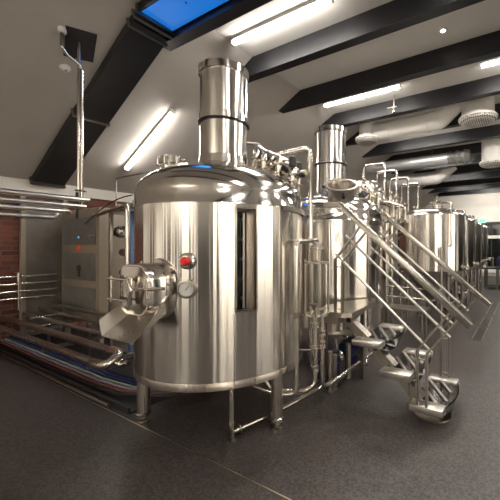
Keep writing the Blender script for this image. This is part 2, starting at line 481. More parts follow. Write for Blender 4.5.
# ------------------------------------------------------------------ white round ducts and diffusers
def diffuser(label, x, y, z, rad, top, neck):
    r = thing('ceiling_diffuser', label, 'vent', (x, y, z), 'white round air diffusers')
    bm = bm_(); lathe(bm, [(neck, top-z), (neck, .13), (neck*1.02, .12), (0, .12)], T(x, y, z), 40); obj('neck', bm, 'white', r)
    bm = bm_(); lathe(bm, [(neck*.98, .14), (rad*.97, .13), (rad, .115), (rad, .085), (rad*.95, .08)], T(x, y, z), 48); obj('bowl', bm, 'white', r)
    bm = bm_(); lathe(bm, [(rad*.98, .085), (rad*.93, .045), (rad*.75, .012), (rad*.4, -.004), (0, -.010)], T(x, y, z), 48); obj('grille', bm, 'perf', r)
    return r
diffuser('big white round air diffuser with perforated face at right, near a dark beam', -.80, 7.05, 3.93, .36, 4.48, .30)
diffuser('white round air diffuser hanging just right of the second chimney', -3.14, 7.0, 3.90, .29, 4.48, .20)
diffuser('white round air diffuser cut by the right picture edge', -.72, 9.62, 3.62, .34, 4.48, .28)
diffuser('small far white air diffuser above the first conical tank', -5.10, 12.25, 3.93, .36, HC, .10)
r = thing('round_duct', 'white round air duct running between the two nearest white diffusers', 'duct', (-2.1, 7.05, 3.9), 'white round ducts')
bm = bm_(); tube(bm, [(-2.96, 7.05, 4.14), (-1.55, 7.05, 4.14), (-1.16, 7.05, 4.48)], .20, 28, .22, 8); obj('duct_body', bm, 'white', r)
bm = bm_()
for x in (-2.6, -1.75): ring(bm, (x, 7.05, 4.14), (1, 0, 0), .203, .008, 28, 6)
obj('seam_ring', bm, 'white', r)
r = thing('round_duct', 'white round air duct farther back at right above the conical tanks', 'duct', (-2.6, 12.25, 3.8), 'white round ducts')
bm = bm_(); tube(bm, [(-4.6, 12.25, 4.02), (-2.75, 12.25, 4.02), (-2.2, 12.25, 4.45)], .24, 24, .3, 8); obj('duct_body', bm, 'white', r)
bm = bm_(); ring(bm, (-3.6, 12.25, 4.02), (1, 0, 0), .243, .008, 24, 6); obj('seam_ring', bm, 'white', r)
# silver duct with flexible end
r = thing('silver_duct', 'shiny silver round duct with crinkled end under the beams at right', 'duct', (-2.5, 9.6, 3.8))
bm = bm_(); tube(bm, [(-4.35, 9.62, 3.98), (-1.85, 9.62, 3.98)], .165, 28); obj('duct_body', bm, 'galv', r)
bm = bm_()
lathe(bm, [(.165, 0)]+[(.165+.018*math.sin(k*1.3)+.02*(k/14), .04*k) for k in range(1, 15)]+[(.12, .58), (0, .58)], frame((-1.85, 9.62, 3.98), (1, 0, 0)), 28); obj('flexible_end', bm, 'panelgrey', r)
for x in (-3.6, -2.3):
    bm = bm_(); tube(bm, [(x, 9.62, 4.14), (x, 9.62, HC)], .006, 8); obj('hanger', bm, 'steel_dark', r)

# ------------------------------------------------------------------ ceiling small things
r = thing('sprinkler', 'small sprinkler head below the beam right of the second tube lamp', 'sprinkler', (-2.22, 6.2, 4.15))
bm = bm_(); tube(bm, [(-2.22, 6.2, HC+.002), (-2.22, 6.2, 4.24)], .012, 10); tube(bm, [(-2.36, 6.2, 4.26), (-2.17, 6.2, 4.26)], .014, 10); obj('drop_pipe', bm, 'steel_dull', r)
bm = bm_(); lathe(bm, [(0, 0), (.035, 0), (.035, .006), (.012, .03), (.02, .08), (0, .08)], T(-2.22, 6.2, 4.15), 14); obj('sprinkler_head', bm, 'steel_pipe', r)
# smoke detector on slope
p = Vector((-5.03, 1.865, slope_z(-5.03)))
r = thing('smoke_detector', 'small round pale smoke detector on the sloping ceiling at left', 'detector', p)
bm = bm_(); lathe(bm, [(0, .045), (.03, .045), (.045, .03), (.05, .012), (.06, .01), (.06, 0)], frame(p, sn, (0, 1, 0)), 24); obj('detector_body', bm, 'white', r)
bm = bm_(); cyl(bm, p+sn*.044, p+sn*.052, .012, 12); obj('sensor_window', bm, 'steel_dark', r)

# double standpipe with ceiling plate, elbowed hose to a white cap
PX, PY = -4.64, 1.86
pt = slope_z(PX)
r = thing('ceiling_standpipe', 'pair of upright steel pipes rising to a dark plate on the sloping ceiling', 'pipe', (PX, PY, 1.9))
bm = bm_(); tube(bm, [(PX, PY, 1.99), (PX, PY, pt-.02)], .021, 16); obj('pipe', bm, 'steel_pipe', r)
bx, by = -4.58, 1.67; bz = slope_z(bx)
bm = bm_(); tube(bm, [(PX+.034, PY+.018, 1.99), (PX+.034, PY+.018, 3.68), (PX+.05, PY-.13, 3.74), (bx, by, 3.80), (bx, by, bz-.10)], .015, 12, .06, 5); obj('bent_pipe', bm, 'steel_pipe', r)
bm = bm_(); obox(bm, (PX-.02, PY+.02, slope_z(PX-.02)-.016), sn, (.30, .40, .02), (0, .87, .5)); obj('ceiling_plate', bm, 'blackmetal', r, label='dark square ceiling plate')
bm = bm_()
for k in range(6): lathe(bm, [(0, 0), (.020, 0), (.026, .008), (.020, .016), (0, .016)], T(bx, by, bz-.20+.027*k), 14)
tube(bm, [(bx, by, bz-.21), (bx, by, bz-.03)], .018, 12); obj('coupling', bm, 'steel_dark', r)
bm = bm_(); lathe(bm, [(0, -.06), (.03, -.06), (.042, -.05), (.042, .005), (0, .005)], T(bx, by, bz), 20); obj('white_cap', bm, 'white', r, label='white round cap')
bm = bm_(); box(bm, PX-.01, PX+.045, PY-.035, PY-.022, 1.84, 2.16, .004); obj('bracket', bm, 'black', r, label='black bracket')
bm = bm_(); ring(bm, (PX+.02, PY+.01, 2.18), (0, 0, 1), .05, .010, 20, 6); obj('pipe_clamp', bm, 'steel_dark', r)

# four overhead pipes along the left side
for i, (x, z, ye, lab) in enumerate(((-4.55, 2.065, 1.93, 'uppermost'), (-4.57, 1.985, 1.90, 'second highest'), (-4.59, 1.915, 1.72, 'third highest'), (-4.61, 1.835, 1.62, 'lowest'))):
    bm = bm_()
    pts = [(x, -1.5, z), (x, ye, z)]
    if i == 2: pts = [(x, -1.5, z), (x, ye, z), (x-.15, ye+.08, z)]
    if i == 3: pts = [(x, -1.5, z), (x, ye, z), (x, ye+.03, 1.915)]
    tube(bm, pts, .026, 14, .05)
    o = obj('overhead_pipe', bm, 'steel_bright')
    tag(o, lab+' of four steel pipes crossing at left above the control cabinet', 'pipe', 'overhead steel pipes at left')
# black hose looping over the cabinet
bm = bm_(); pts = [Vector((-5.62+1.55*t, 2.33-.15*t, 1.84+.20*math.sin(PI*t*.62)+.10*t)) for t in [k/14 for k in range(15)]]
tube(bm, pts, .008, 8); tag(obj('looped_hose', bm, 'blackhose'), 'thin black hose arching over the control cabinet top', 'hose')
# thin dark conduit from chimney to the left
bm = bm_(); tube(bm, [(-2.64, 2.22, 2.37), (-5.37, 2.64, 2.55), (-5.37, 2.64, 2.0)], .012, 8, .05)
tag(obj('thin_conduit', bm, 'steel_dark'), 'thin dark pipe running left from the nearest chimney', 'pipe')

# ------------------------------------------------------------------ control cabinet and pump skid behind at left
r = thing('control_cabinet', 'tall beige framed control cabinet with grey panels against the brick wall', 'cabinet', (-6.2, 2.75, 0))
X0, X1, Y0, Y1 = -6.88, -5.58, 2.50, 2.95
bm = bm_(); box(bm, X0, X1, Y0, Y1, .35, 2.11, .012); obj('cabinet_body', bm, 'framebrown', r)
for x in (X0+.08, X1-.08):
    for y in (Y0+.06, Y1-.06):
        bm = bm_(); box(bm, x-.03, x+.03, y-.03, y+.03, 0, .36); obj('leg', bm, 'framebrown', r)
for z0, z1 in ((.45, .86), (.97, 1.41), (1.54, 1.98)):
    bm = bm_(); box(bm, X0+.13, X1-.10, Y0-.012, Y0+.01, z0, z1, .004); o = obj('grey_panel', bm, 'panelgrey', r)
    if z0 == .97:
        bm = bm_(); lathe(bm, [(0, .02), (.05, .02), (.06, 0), (0, 0)], frame((-6.2, Y0-.012, 1.16), (0, -1, 0)), 18); box(bm, -6.23, -6.17, Y0-.03, Y0-.012, 1.02, 1.15, .004); obj('knob', bm, 'black', o, label='black knob')
    if z0 == 1.54:
        bm = bm_(); box(bm, -6.24, -6.20, Y0-.016, Y0-.011, 1.64, 1.675); obj('indicator_lamp', bm, 'bluescreen', o, label='small blue indicator')
        bm = bm_(); box(bm, -5.80, -5.68, Y0-.05, Y0-.012, 1.64, 1.69, .005); tube(bm, [(-5.98, Y0-.03, 1.67), (-5.80, Y0-.03, 1.67)], .008, 8); obj('latch', bm, 'steel_dull', o)
bm = bm_(); lathe(bm, [(0, .03), (.035, .03), (.05, .012), (.05, 0), (0, 0)], frame((-6.22, Y0-.001, 1.475), (0, -1, 0)), 18); obj('warning_light', bm, 'orange', r, label='orange warning light')

r = thing('pump_skid', 'steel pipe frame with motor standing behind the nearest tank at left', 'machine', (-4.9, 2.55, 0))
for x, y in ((-5.07, 2.42), (-5.22, 2.95), (-4.55, 2.95)):
    bm = bm_(); box(bm, x-.022, x+.022, y-.022, y+.022, 0, 1.99, .004); obj('post', bm, 'steel_dull', r)
bm = bm_(); box(bm, -5.25, -4.52, 2.39, 2.98, 1.985, 2.01); obj('top_plate', bm, 'steel_dark', r)
bm = bm_(); cyl(bm, (-5.25, 2.55, 1.72), (-5.04, 2.55, 1.72), .075, 24, rim=.015); obj('motor', bm, 'steel_pipe', r)
bm = bm_(); ring(bm, (-5.06, 2.55, 1.72), (1, 0, 0), .078, .012, 24, 6); obj('motor_band', bm, 'black', r)
bm = bm_(); cyl(bm, (-5.05, 2.55, 1.72), (-4.90, 2.55, 1.72), .085, 24, rim=.03); obj('pump_head', bm, 'steel_pipe', r)
for z in (1.42, 1.12):
    bm = bm_(); cyl(bm, (-5.15, 2.62, z), (-4.80, 2.62, z), .06, 20, rim=.015); obj('filter_housing', bm, 'steel_dark', r)
for k in (0, 2, 5):
    bm = bm_(); lathe(bm, [(0, 0), (.035, 0), (.035, .03), (.015, .05), (.015, .09), (.03, .10), (.03, .13), (0, .13)], T(-5.18+.11*k, 2.6, 2.005), 12); obj('valve_head', bm, 'steel_dull', r)
bm = bm_(); cyl(bm, (-5.42+.3, 2.72, 2.09), (-4.9, 2.72, 2.09), .055, 16, rim=.01); tube(bm, [(-5.05, 2.72, 2.09), (-5.05, 2.72, 2.20)], .012, 8); obj('actuator', bm, 'steel_dull', r)
bm = bm_(); tube(bm, [(-5.6, 2.44, 1.97), (-4.62, 2.36, 2.04), (-4.50, 2.35, 2.04), (-4.50, 2.35, .25), (-4.50, 2.7, .25)], .030, 14, .08)
tag(obj('bent_pipe', bm, 'steel_pipe'), 'upright steel pipe with bent top left of the nearest tank', 'pipe')
bm = bm_(); cyl(bm, (-4.70, 2.50, .05), (-4.70, 2.50, 1.985), .035, 16)  # stands in for a blue reflection streak, modelled as a thin cylinder
tag(obj('blue_streak', bm, plain('blue_reflection', (.10, .16, .30), .35)), 'upright blue reflection streak built as a slim cylinder between the bent pipe and the nearest tank', 'column')

# ------------------------------------------------------------------ pipes and hoses along the floor at left
bm = bm_()
box(bm, -7.15, -3.05, 1.60, 2.44, 0, .012)
box(bm, -7.15, -3.05, 1.60, 1.62, .012, .06); box(bm, -7.15, -3.05, 2.42, 2.44, .012, .06)
tag(obj('drip_tray', bm, 'blackmetal', smooth=False), 'long black drip tray on the floor under the pipes at left', 'tray')
def rack_leg(x):
    r = thing('pipe_rack', 'low steel rack carrying the pipes near x', 'rack', (x, 2.2, .012), 'low pipe racks at left')
    for y in (2.16, 2.38):
        bm = bm_(); box(bm, x-.02, x+.02, y-.02, y+.02, .012, .44); obj('upright', bm, 'steel_dark', r)
    bm = bm_(); box(bm, x-.02, x+.02, 1.66, 2.54, .22, .26); obj('crossbar', bm, 'steel_dull', r)
    return r
for x, lab in ((-6.4, 'low steel rack under the pipes, the one nearest the brick wall'), (-5.1, 'low steel rack under the middle of the floor pipes at left'), (-3.95, 'low steel rack under the pipes nearest the foremost tank')):
    rack_leg(x)['label'] = lab
# two fat perforated tubes joined by an elbow
r = thing('twin_tube', 'pair of fat steel tubes with bolt dots joined by a U elbow near the tank', 'pipe', (-5.3, 1.8, .3))
zt = .345
bm = bm_(); tube(bm, [(-7.1, 1.845, zt+.03), (-3.86, 1.845, zt+.03)], .042, 20); obj('tube', bm, 'steel_dull', r)
bm = bm_(); tube(bm, [(-7.1, 1.70, zt-.06), (-3.90, 1.70, zt-.06)], .040, 20); obj('tube', bm, 'steel_dull', r)
bm = bm_(); tube(bm, [(-3.88, 1.845, zt+.03), (-3.66, 1.845, zt+.03), (-3.66, 1.70, zt-.06), (-3.92, 1.70, zt-.06)], .050, 20, .09, 8); obj('elbow', bm, 'steel_pipe', r)
for (y, z) in ((1.845, zt+.03), (1.70, zt-.06)):
    bm = bm_()
    for k in range(22):
        a = R(215); lathe(bm, [(0, .008), (.009, .005), (.010, 0)], frame((-7.0+.145*k, y+.042*math.cos(a), z+.042*math.sin(a)*-1*.6), (0, -1, .4)), 8)
    o = obj('bolts', bm, 'steel_pipe', r); o['kind'] = 'stuff'
bm = bm_(); cyl(bm, (-3.60, 1.78, .30), (-3.42, 1.80, .33), .028, 14); ring(bm, (-3.52, 1.79, .315), (1, .1, .15), .035, .012, 16, 6); obj('outlet', bm, 'steel_pipe', r)
for i, (y, z, xe, lab) in enumerate(((2.46, .50, -3.3, 'highest'), (2.27, .455, -3.3, 'middle'), (2.07, .41, -3.5, 'lowest'))):
    bm = bm_(); tube(bm, [(-7.1, y, z), (xe, y, z), (xe+.12, y+.1, z-.1)], .026, 12, .06)
    tag(obj('floor_pipe', bm, 'steel_bright'), lab+' of three thin steel pipes running above the fat tubes at left', 'pipe', 'thin steel pipes above the fat tubes')
for i, (x, z) in enumerate(((-6.3, .44), (-6.15, .33))):
    bm = bm_(); tube(bm, [(x, 1.9, z), (x-.06, 2.46, z)], .02, 10); 
    tag(obj('cross_pipe', bm, 'steel_pipe'), ('upper' if i == 0 else 'lower')+' short steel pipe crossing beneath the long pipes by the wall', 'pipe', 'short cross pipes by the wall')
for i, (z, lab) in enumerate(((1.03, 'top'), (.91, 'second'), (.79, 'third'), (.68, 'bottom'))):
    bm = bm_(); tube(bm, [(-6.95, -1.0, z), (-6.95, 2.46, z)], .020, 10)
    tag(obj('wall_rail', bm, 'steel_pipe'), lab+' of four thin steel rails along the brick wall', 'rail', 'thin rails along the brick wall')
# wall valve at left end
r = thing('wall_valve', 'small pipe valve on the thin rails at the left picture edge', 'valve', (-6.9, 1.95, .9))
bm = bm_(); cyl(bm, (-6.90, 1.95, .95), (-6.90, 1.95, 1.09), .03, 14); tube(bm, [(-6.90, 1.95, .5), (-6.90, 1.95, 1.0)], .015, 10); obj('valve_body', bm, 'steel_pipe', r)
bm = bm_(); box(bm, -6.91, -6.85, 1.90, 2.02, 1.09, 1.10); obj('lever', bm, 'steel_dark', r)
# coloured hoses
HO = [('bluehose', 1.965, .075, 'outermost dark blue ribbed hose, deepest in the tray at left', .015), ('bluehose', 1.925, .07, 'dark blue ribbed hose between two other blue hoses in the tray', .015),
      ('bluehose', 1.885, .065, 'dark blue ribbed hose lying next to the pale green hose', .015),
      ('greenhose', 1.845, .06, 'pale green hose in the tray at left', .011), ('purplehose', 1.80, .055, 'purple grey hose in the tray at left', .013),
      ('redhose', 1.755, .05, 'dusty red hose in the tray at left', .011), ('blackhose', 1.70, .05, 'black hose along the front edge of the tray', .016)]
for i, (mt, y, z, lab, rr) in enumerate(HO):
    bm = bm_()
    pts = [(-7.1, y, z-.02), (-4.0+.0*i, y, z-.02), (-3.45, y+.02, z), (-3.1+.03*i, y+.22, z+.02), (-2.95+.02*i, y+.6, z+.06)]
    if mt != 'bluehose': tube(bm, pts, rr, 10, .3, 8)
    else:
        fp = fillet(pts, .3, 8); tube(bm, fp, rr*.9, 10)
        L = fp[0]
        for k in range(90):
            x = -7.05+.037*k; 
            if x < -4.0: ring(bm, (x, y, z-.02), (1, 0, 0), rr*.95, .005, 10, 4)
    tag(obj('hose', bm, mt), lab, 'hose', 'hoses in the floor tray')
bm = bm_(); tube(bm, [(-7.1, 1.578, .018), (-3.55, 1.578, .018), (-3.34, 1.578, .018)], .018, 12, .1); 
tag(obj('tray_lip', bm, 'steel_dark'), 'dark steel edging bar in front of the floor hoses at left', 'edging')

# ------------------------------------------------------------------ brewing vessels
def shell_grid(bm, cx, cy, rad, z0, z1, angs, zs, hole=None):
    rows = [[bm.verts.new((cx+rad*math.cos(a), cy+rad*math.sin(a), z)) for a in angs] for z in zs]
    n = len(angs)
    for i in range(len(zs)-1):
        for k in range(n):
            k2 = (k+1) % n; am = (angs[k]+(angs[k2] if k2 else angs[0]+2*PI))/2; zm = (zs[i]+zs[i+1])/2
            if hole and hole[0] < am < hole[1] and hole[2] < zm < hole[3]: continue
            bm.faces.new((rows[i][k], rows[i][k2], rows[i+1][k2], rows[i+1][k]))

def vessel(name, label, cx, cy, rad, main):
    r = thing(name, label, 'tank', (cx, cy, 0), 'brewhouse vessels')
    zb, zt = .441, 1.827
    h0, h1, hz0, hz1 = R(-35.6), R(-22.1), 1.01, 1.80
    angs = [-PI+2*PI*k/120 for k in range(120)]
    if main: angs = sorted([a for a in angs if not (h0-.02 < a < h0+.02 or h1-.02 < a < h1+.02)]+[h0, h1])
    bm = bm_(); shell_grid(bm, cx, cy, rad, zb, zt, angs, [zb+.06, hz0, hz1, zt] if main else [zb+.06, zt], (h0, h1, hz0, hz1) if main else None)
    sh = obj('shell', bm, 'steel_shell', r)
    bm = bm_(); lathe(bm, [(rad*.2, zb), (rad-.02, zb), (rad+.004, zb+.006), (rad+.004, zb+.055), (rad, zb+.062), (rad-.03, zb+.062)], T(cx, cy, 0), 96); obj('base_ring', bm, 'steel_dull', r)
    prof = [(rad-.02, zt-.004), (rad+.006, zt-.002), (rad+.006, zt+.006), (rad, zt+.012), (rad, 1.945)]
    for k in range(1, 13):
        a = PI/2*k/12
        prof.append((rad*math.cos(a) if k < 12 else 0, 1.945+.315*math.sin(a)))
    bm = bm_(); lathe(bm, prof, T(cx, cy, 0), 96); dome = obj('dome', bm, 'steel_dome', r, sharp=60)
    # chimney
    c = .222
    bm = bm_(); lathe(bm, [(c*.97, 2.18), (c*.97, 3.15), (c*.90, 3.15), (c*.90, 2.9)], T(cx, cy, 0), 64); ch = obj('chimney', bm, 'steel_shell', r)
    bm = bm_(); lathe(bm, [(c*.97, 3.095), (c*1.03, 3.10), (c*1.03, 3.165), (c*.90, 3.165), (c*.90, 3.10)], T(cx, cy, 0), 64); obj('top_band', bm, 'steel_dome', ch)
    bm = bm_(); lathe(bm, [(c*.97, 2.655), (c*1.02, 2.66), (c*1.02, 2.72), (c*.97, 2.725)], T(cx, cy, 0), 64); obj('middle_band', bm, 'steel_dome', ch)
    bm = bm_(); ring(bm, (cx, cy, 2.652), (0, 0, 1), c*1.02, .010, 64, 6); obj('clamp_ring', bm, 'black', ch)
    bm = bm_(); lathe(bm, [(c*1.25, 2.232), (c*1.03, 2.262), (c*1.0, 2.33), (c*.97, 2.335)], T(cx, cy, 0), 64); obj('collar', bm, 'steel_dome', ch)
    # legs
    angsl = [R(-124.3), R(-2.1), R(118)] if main else [R(-124), R(-20), R(100)]
    for a in angsl:
        lx, ly = cx+(rad-.07)*math.cos(a), cy+(rad-.07)*math.sin(a)
        bm = bm_(); tube(bm, [(lx, ly, .04), (lx, ly, zb+.01)], .052, 24); lg = obj('leg', bm, 'steel_dull', r)
        bm = bm_(); lathe(bm, [(0, 0), (.05, 0), (.055, .006), (.055, .018), (.025, .024), (.025, .05), (.058, .055), (.060, .075), (.052, .085)], T(lx, ly, 0), 24); obj('foot', bm, 'steel_pipe', lg)
    return r, sh, dome

cx, cy, RR = -2.453, 2.162, .736
t1, sh1, dome1 = vessel('brewing_vessel', 'foremost big steel brewing tank with chute, red button and tall chimney', cx, cy, RR, True)
def onsh(deg, z, k=0.): a = R(deg); return Vector((cx+(RR+k)*math.cos(a), cy+(RR+k)*math.sin(a), z))
def nrm(deg): a = R(deg); return Vector((math.cos(a), math.sin(a), 0))
# recessed sight window
h0, h1, z0, z1 = R(-35.6), R(-22.1), 1.01, 1.80
bm = bm_()
nA = 6; dpt = .14
for k in range(nA):
    a, b = h0+(h1-h0)*k/nA, h0+(h1-h0)*(k+1)/nA
    P = lambda an, rr, z: bm.verts.new((cx+rr*math.cos(an), cy+rr*math.sin(an), z))
    bm.faces.new((P(a, RR-dpt, z0), P(b, RR-dpt, z0), P(b, RR-dpt, z1), P(a, RR-dpt, z1)))
    for z in (z0, z1): bm.faces.new((P(a, RR, z), P(b, RR, z), P(b, RR-dpt, z), P(a, RR-dpt, z)))
for a in (h0, h1):
    bm.faces.new((P(a, RR, z0), P(a, RR-dpt, z0), P(a, RR-dpt, z1), P(a, RR, z1)))
win = obj('window_recess', bm, 'steel_dull', t1)
bm = bm_()
for a in (-34.9, -22.8): bar(bm, onsh(a, z0+.0, .004), onsh(a, z1, .004), .016, .012, nrm(a))
for z in (z0+.008, z1-.008): tube(bm, [onsh(a, z, .004) for a in (-35.4, -32, -29, -26, -22.3)], .008, 6)
obj('window_frame', bm, 'steel_pipe', win)
bm = bm_()
for k in range(8):
    a, b = -34.2+7.2*k/8, -34.2+7.2*(k+1)/8
    pa, pb = onsh(a, 0, -.075), onsh(b, 0, -.075)
    bm.faces.new([bm.verts.new((p.x, p.y, z)) for p, z in ((pa, z0+.01), (pb, z0+.01), (pb, z1-.03), (pa, z1-.03))])
obj('dark_glass', bm, 'glassdark', win)
bm = bm_(); tube(bm, [onsh(-29.5, z0+.02, -.05), onsh(-29.5, z1-.04, -.05)], .012, 10)
for k in range(5): box(bm, *sum([[c-.012, c+.012] for c in onsh(-30.5, z0+.1+.15*k, -.05)], []))
obj('level_tube', bm, 'steel_dark', win)
bm = bm_(); bar(bm, onsh(-35.9, .45, .002), onsh(-35.9, z0-.01, .002), .006, .006, nrm(-35.9)); obj('seam', bm, 'steel_dull', t1)
bm = bm_(); bar(bm, onsh(-5.3, .45, .003), onsh(-5.3, 1.95, .003), .010, .014, nrm(-5.3)); obj('seam', bm, 'steel_dull', t1)
# cladding plate and shadow gap right of the seam
bm = bm_(); lathe(bm, [(RR+.012, 1.80), (RR+.022, 1.80), (RR+.022, 1.842), (RR+.012, 1.842), (RR+.012, 1.80)], T(cx, cy, 0), 30, R(-4.5), R(75)); obj('rim_plate', bm, 'steel_dull', t1)
# front discharge manway
mx, mz = -2.40, 1.195
def loopxz(w, h, rr, y, dz=0): return [(mx+a, y, mz+dz+b) for a, b in rrect(w, h, rr)]
bm = bm_(); loft(bm, [loopxz(.37, .37, .11, 1.50), loopxz(.37, .37, .11, 1.335), loopxz(.355, .355, .10, 1.325)]); mw = obj('manway_neck', bm, 'steel_dome', t1)
bm = bm_(); loft(bm, [loopxz(.45, .45, .15, 1.47), loopxz(.45, .45, .15, 1.44), loopxz(.43, .43, .14, 1.43)]); obj('manway_flange', bm, 'steel_pipe', mw)
bm = bm_(); loft(bm, [loopxz(.365, .365, .11, 1.325), loopxz(.365, .365, .11, 1.305), loopxz(.33, .33, .09, 1.285), loopxz(.20, .20, .06, 1.278)]); obj('manway_door', bm, 'steel_pipe', mw)
bm = bm_()
for dz in (.075, -.075):
    tube(bm, [(mx-.245, 1.245, mz+dz), (mx+.03, 1.245, mz+dz)], .010, 10)
tube(bm, [(mx-.20, 1.245, mz-.095), (mx-.20, 1.245, mz+.095)], .009, 10)
box(bm, mx+.02, mx+.05, 1.236, 1.262, mz-.10, mz+.10, .005)
obj('door_clamp', bm, 'steel_pipe', mw)
bm = bm_(); tube(bm, [(mx+.04, 1.232, mz+.085), (mx+.09, 1.232, mz+.01), (mx+.05, 1.232, mz-.13)], .011, 10, .03); obj('lock_lever', bm, 'steel_pipe', mw)
bm = bm_(); tube(bm, [(mx+.06, 1.27, mz+.01), (mx+.19, 1.275, mz+.015), (mx+.35, 1.30, mz+.03)], .012, 10, .03); cyl(bm, (mx+.20, 1.285, mz-.05), (mx+.20, 1.285, mz+.07), .020, 12, rim=.004); obj('hinge', bm, 'steel_pipe', mw)
bm = bm_(); l0 = rrect(.355, .355, .105); l1 = rrect(.30, .30, .085)
loft(bm, [[(mx+p, 1.306, mz+q) for p, q in l0], [(mx+p, 1.290, mz+q) for p, q in l0], [(mx+p, 1.290, mz+q) for p, q in l1], [(mx+p, 1.306, mz+q) for p, q in l1]], False, False); obj('door_rim', bm, 'steel_dome', mw)
# chute
bm = bm_()
def chq(a, b, c, d, th=.006):
    A = [Vector(p) for p in (a, b, c, d)]; n = (A[1]-A[0]).cross(A[3]-A[0]).normalized()*th
    loft(bm, [[p-n/2 for p in A], [p+n/2 for p in A]])
yl, yh, zl, zh = 1.175, 1.43, .865, 1.035
chq((-2.585, yh, zh), (-2.215, yh, zh), (-2.215, yl, zl), (-2.585, yl, zl))
ch_ = obj('chute_floor', bm, 'steel_dull', t1)
bm = bm_(); chq((-2.585, yh, zh-.003), (-2.585, yl, zl-.003), (-2.615, yl-.005, zl+.115), (-2.615, yh, zh+.115)); obj('chute_side', bm, 'steel_bright', ch_)
bm = bm_(); chq((-2.215, yh, zh-.003), (-2.215, yl, zl-.003), (-2.195, yl+.04, zl+.035), (-2.195, yh, zh+.12)); obj('chute_side', bm, 'steel_dome', ch_)
# emergency stop and thermometer
n_ = nrm(-61.2)
bm = bm_(); lathe(bm, [(0, .034), (.048, .034), (.060, .026), (.064, 0)], frame(onsh(-61.2, 1.399, -.004), n_), 28); bt = obj('stop_button_base', bm, 'steel_pipe', t1)
bm = bm_(); lathe(bm, [(0, .078), (.024, .075), (.033, .062), (.033, .048), (.022, .046), (.022, .03)], frame(onsh(-61.2, 1.399, -.004), n_), 28); obj('red_button', bm, 'red', bt, label='red mushroom stop button')
bm = bm_(); lathe(bm, [(.046, .030), (.050, .037), (.058, .035), (.060, .02), (.04, 0)], frame(onsh(-61.2, 1.196, -.004), n_) @ Matrix.Scale(1.12, 4), 28); ga = obj('dial_thermometer', bm, 'steel_dull', t1)
bm = bm_(); lathe(bm, [(0, .036), (.050, .036), (.050, .02), (0, .02)], frame(onsh(-61.2, 1.196, -.004), n_), 28); obj('dial_face', bm, 'gaugeface', ga, label='pale dial face')
bm = bm_(); c0 = onsh(-61.2, 1.196, .0335); sd = Vector((0, 0, 1)).cross(n_)
bar(bm, c0+Vector((0, 0, -.008))-sd*.004, c0+Vector((0, 0, .026))+sd*.022, .005, .003, n_)
for k in range(9):
    a = R(-30+k*30); v = sd*math.cos(a)+Vector((0, 0, 1))*math.sin(a); bar(bm, c0+v*.036, c0+v*.044, .004, .002, n_)
obj('dial_marks', bm, 'black', ga)
# top hatch at left of the chimney
hx, hy = -2.79, 1.84
bm = bm_(); lathe(bm, [(.085, 2.10), (.085, 2.25), (.105, 2.255), (.105, 2.28), (.09, 2.285), (.09, 2.325), (.05, 2.335), (0, 2.335)], T(hx, hy, 0), 32); ht = obj('top_hatch', bm, 'steel_dome', t1)
for k in range(6):
    a = 2*PI*k/6; p = Vector((hx+.102*math.cos(a), hy+.102*math.sin(a), 2.235)); bm = bm_(); cyl(bm, p, p+Vector((0, 0, .08)), .020, 12, rim=.005); obj('hatch_clamp', bm, 'steel_pipe', ht)
# valve cluster on the dome, rear right
def valve(x, y, z0, h, s, parent, k):
    bm = bm_(); lathe(bm, [(0, 0), (.022*s, 0), (.022*s, h*.25), (.04*s, h*.27), (.04*s, h*.33), (.024*s, h*.36), (.028*s, h*.6), (.045*s, h*.62), (.045*s, h*.68), (.03*s, h*.7), (.03*s, h*.9), (.018*s, h), (0, h)], T(x, y, z0), 16)
    v = obj('dome_valve', bm, 'steel_pipe', parent)
    bm = bm_(); d = Vector((math.cos(k), math.sin(k), .1)).normalized(); p = Vector((x, y, z0+h*.64))
    tube(bm, [p, p+d*.10*s], .014*s, 10); cyl(bm, p+d*.07*s, p+d*.13*s, .028*s, 14, rim=.006); 
    obj('valve_knob', bm, ('black', 'brass', 'steel_pipe')[int(k*10) % 3], v)
def dz_(x, y): 
    q = min(1, math.hypot(x-cx, y-cy)/RR); return 1.945+.315*math.sqrt(max(0, 1-q*q))
for i, (u, v, h, s) in enumerate(((.17, .26, .26, 1.1), (.26, .34, .28, 1.2), (.30, .22, .20, 1.), (.36, .40, .26, 1.1), (.42, .30, .22, 1.1), (.47, .42, .24, 1.2), (.53, .34, .20, 1.), (.57, .40, .22, 1.1), (.60, .30, .18, 1.0), (.64, .22, .16, .9), (.22, .44, .30, 1.1), (.40, .50, .28, 1.0))):
    valve(cx+u, cy+v, dz_(cx+u, cy+v)-.02, h, s, t1, .8*i)
bm = bm_(); 
pts = [(cx+.14, cy+.30, 2.50), (cx+.22, cy+.32, 2.44), (cx+.36, cy+.36, 2.38), (cx+.50, cy+.38, 2.30), (cx+.60, cy+.33, 2.22)]
tube(bm, pts, .032, 14, .05); obj('valve_manifold', bm, 'steel_pipe', t1)
for (p, q, rr) in ((.26, .33, .06), (.40, .37, .065), (.50, .38, .055)):
    z = dz_(cx+p, cy+q); bm = bm_(); cyl(bm, (cx+p-.06, cy+q-.02, z+.17), (cx+p+.06, cy+q+.02, z+.14), rr, 18, rim=.01); obj('actuator', bm, 'steel_pipe', t1)
for (p, q, rr) in ((.16, .30, .05), (.58, .38, .045), (.66, .2, .035)):
    z = dz_(cx+p, cy+q); bm = bm_(); cyl(bm, (cx+p, cy+q, z+.16), (cx+p, cy+q, z+.26), rr, 16, rim=.012); obj('motor_cap', bm, 'black', t1)
bm = bm_(); cyl(bm, (cx+.13, cy+.28, 2.27), (cx+.20, cy+.24, 2.36), .035, 14, rim=.008); obj('brass_fitting', bm, 'brass', t1)
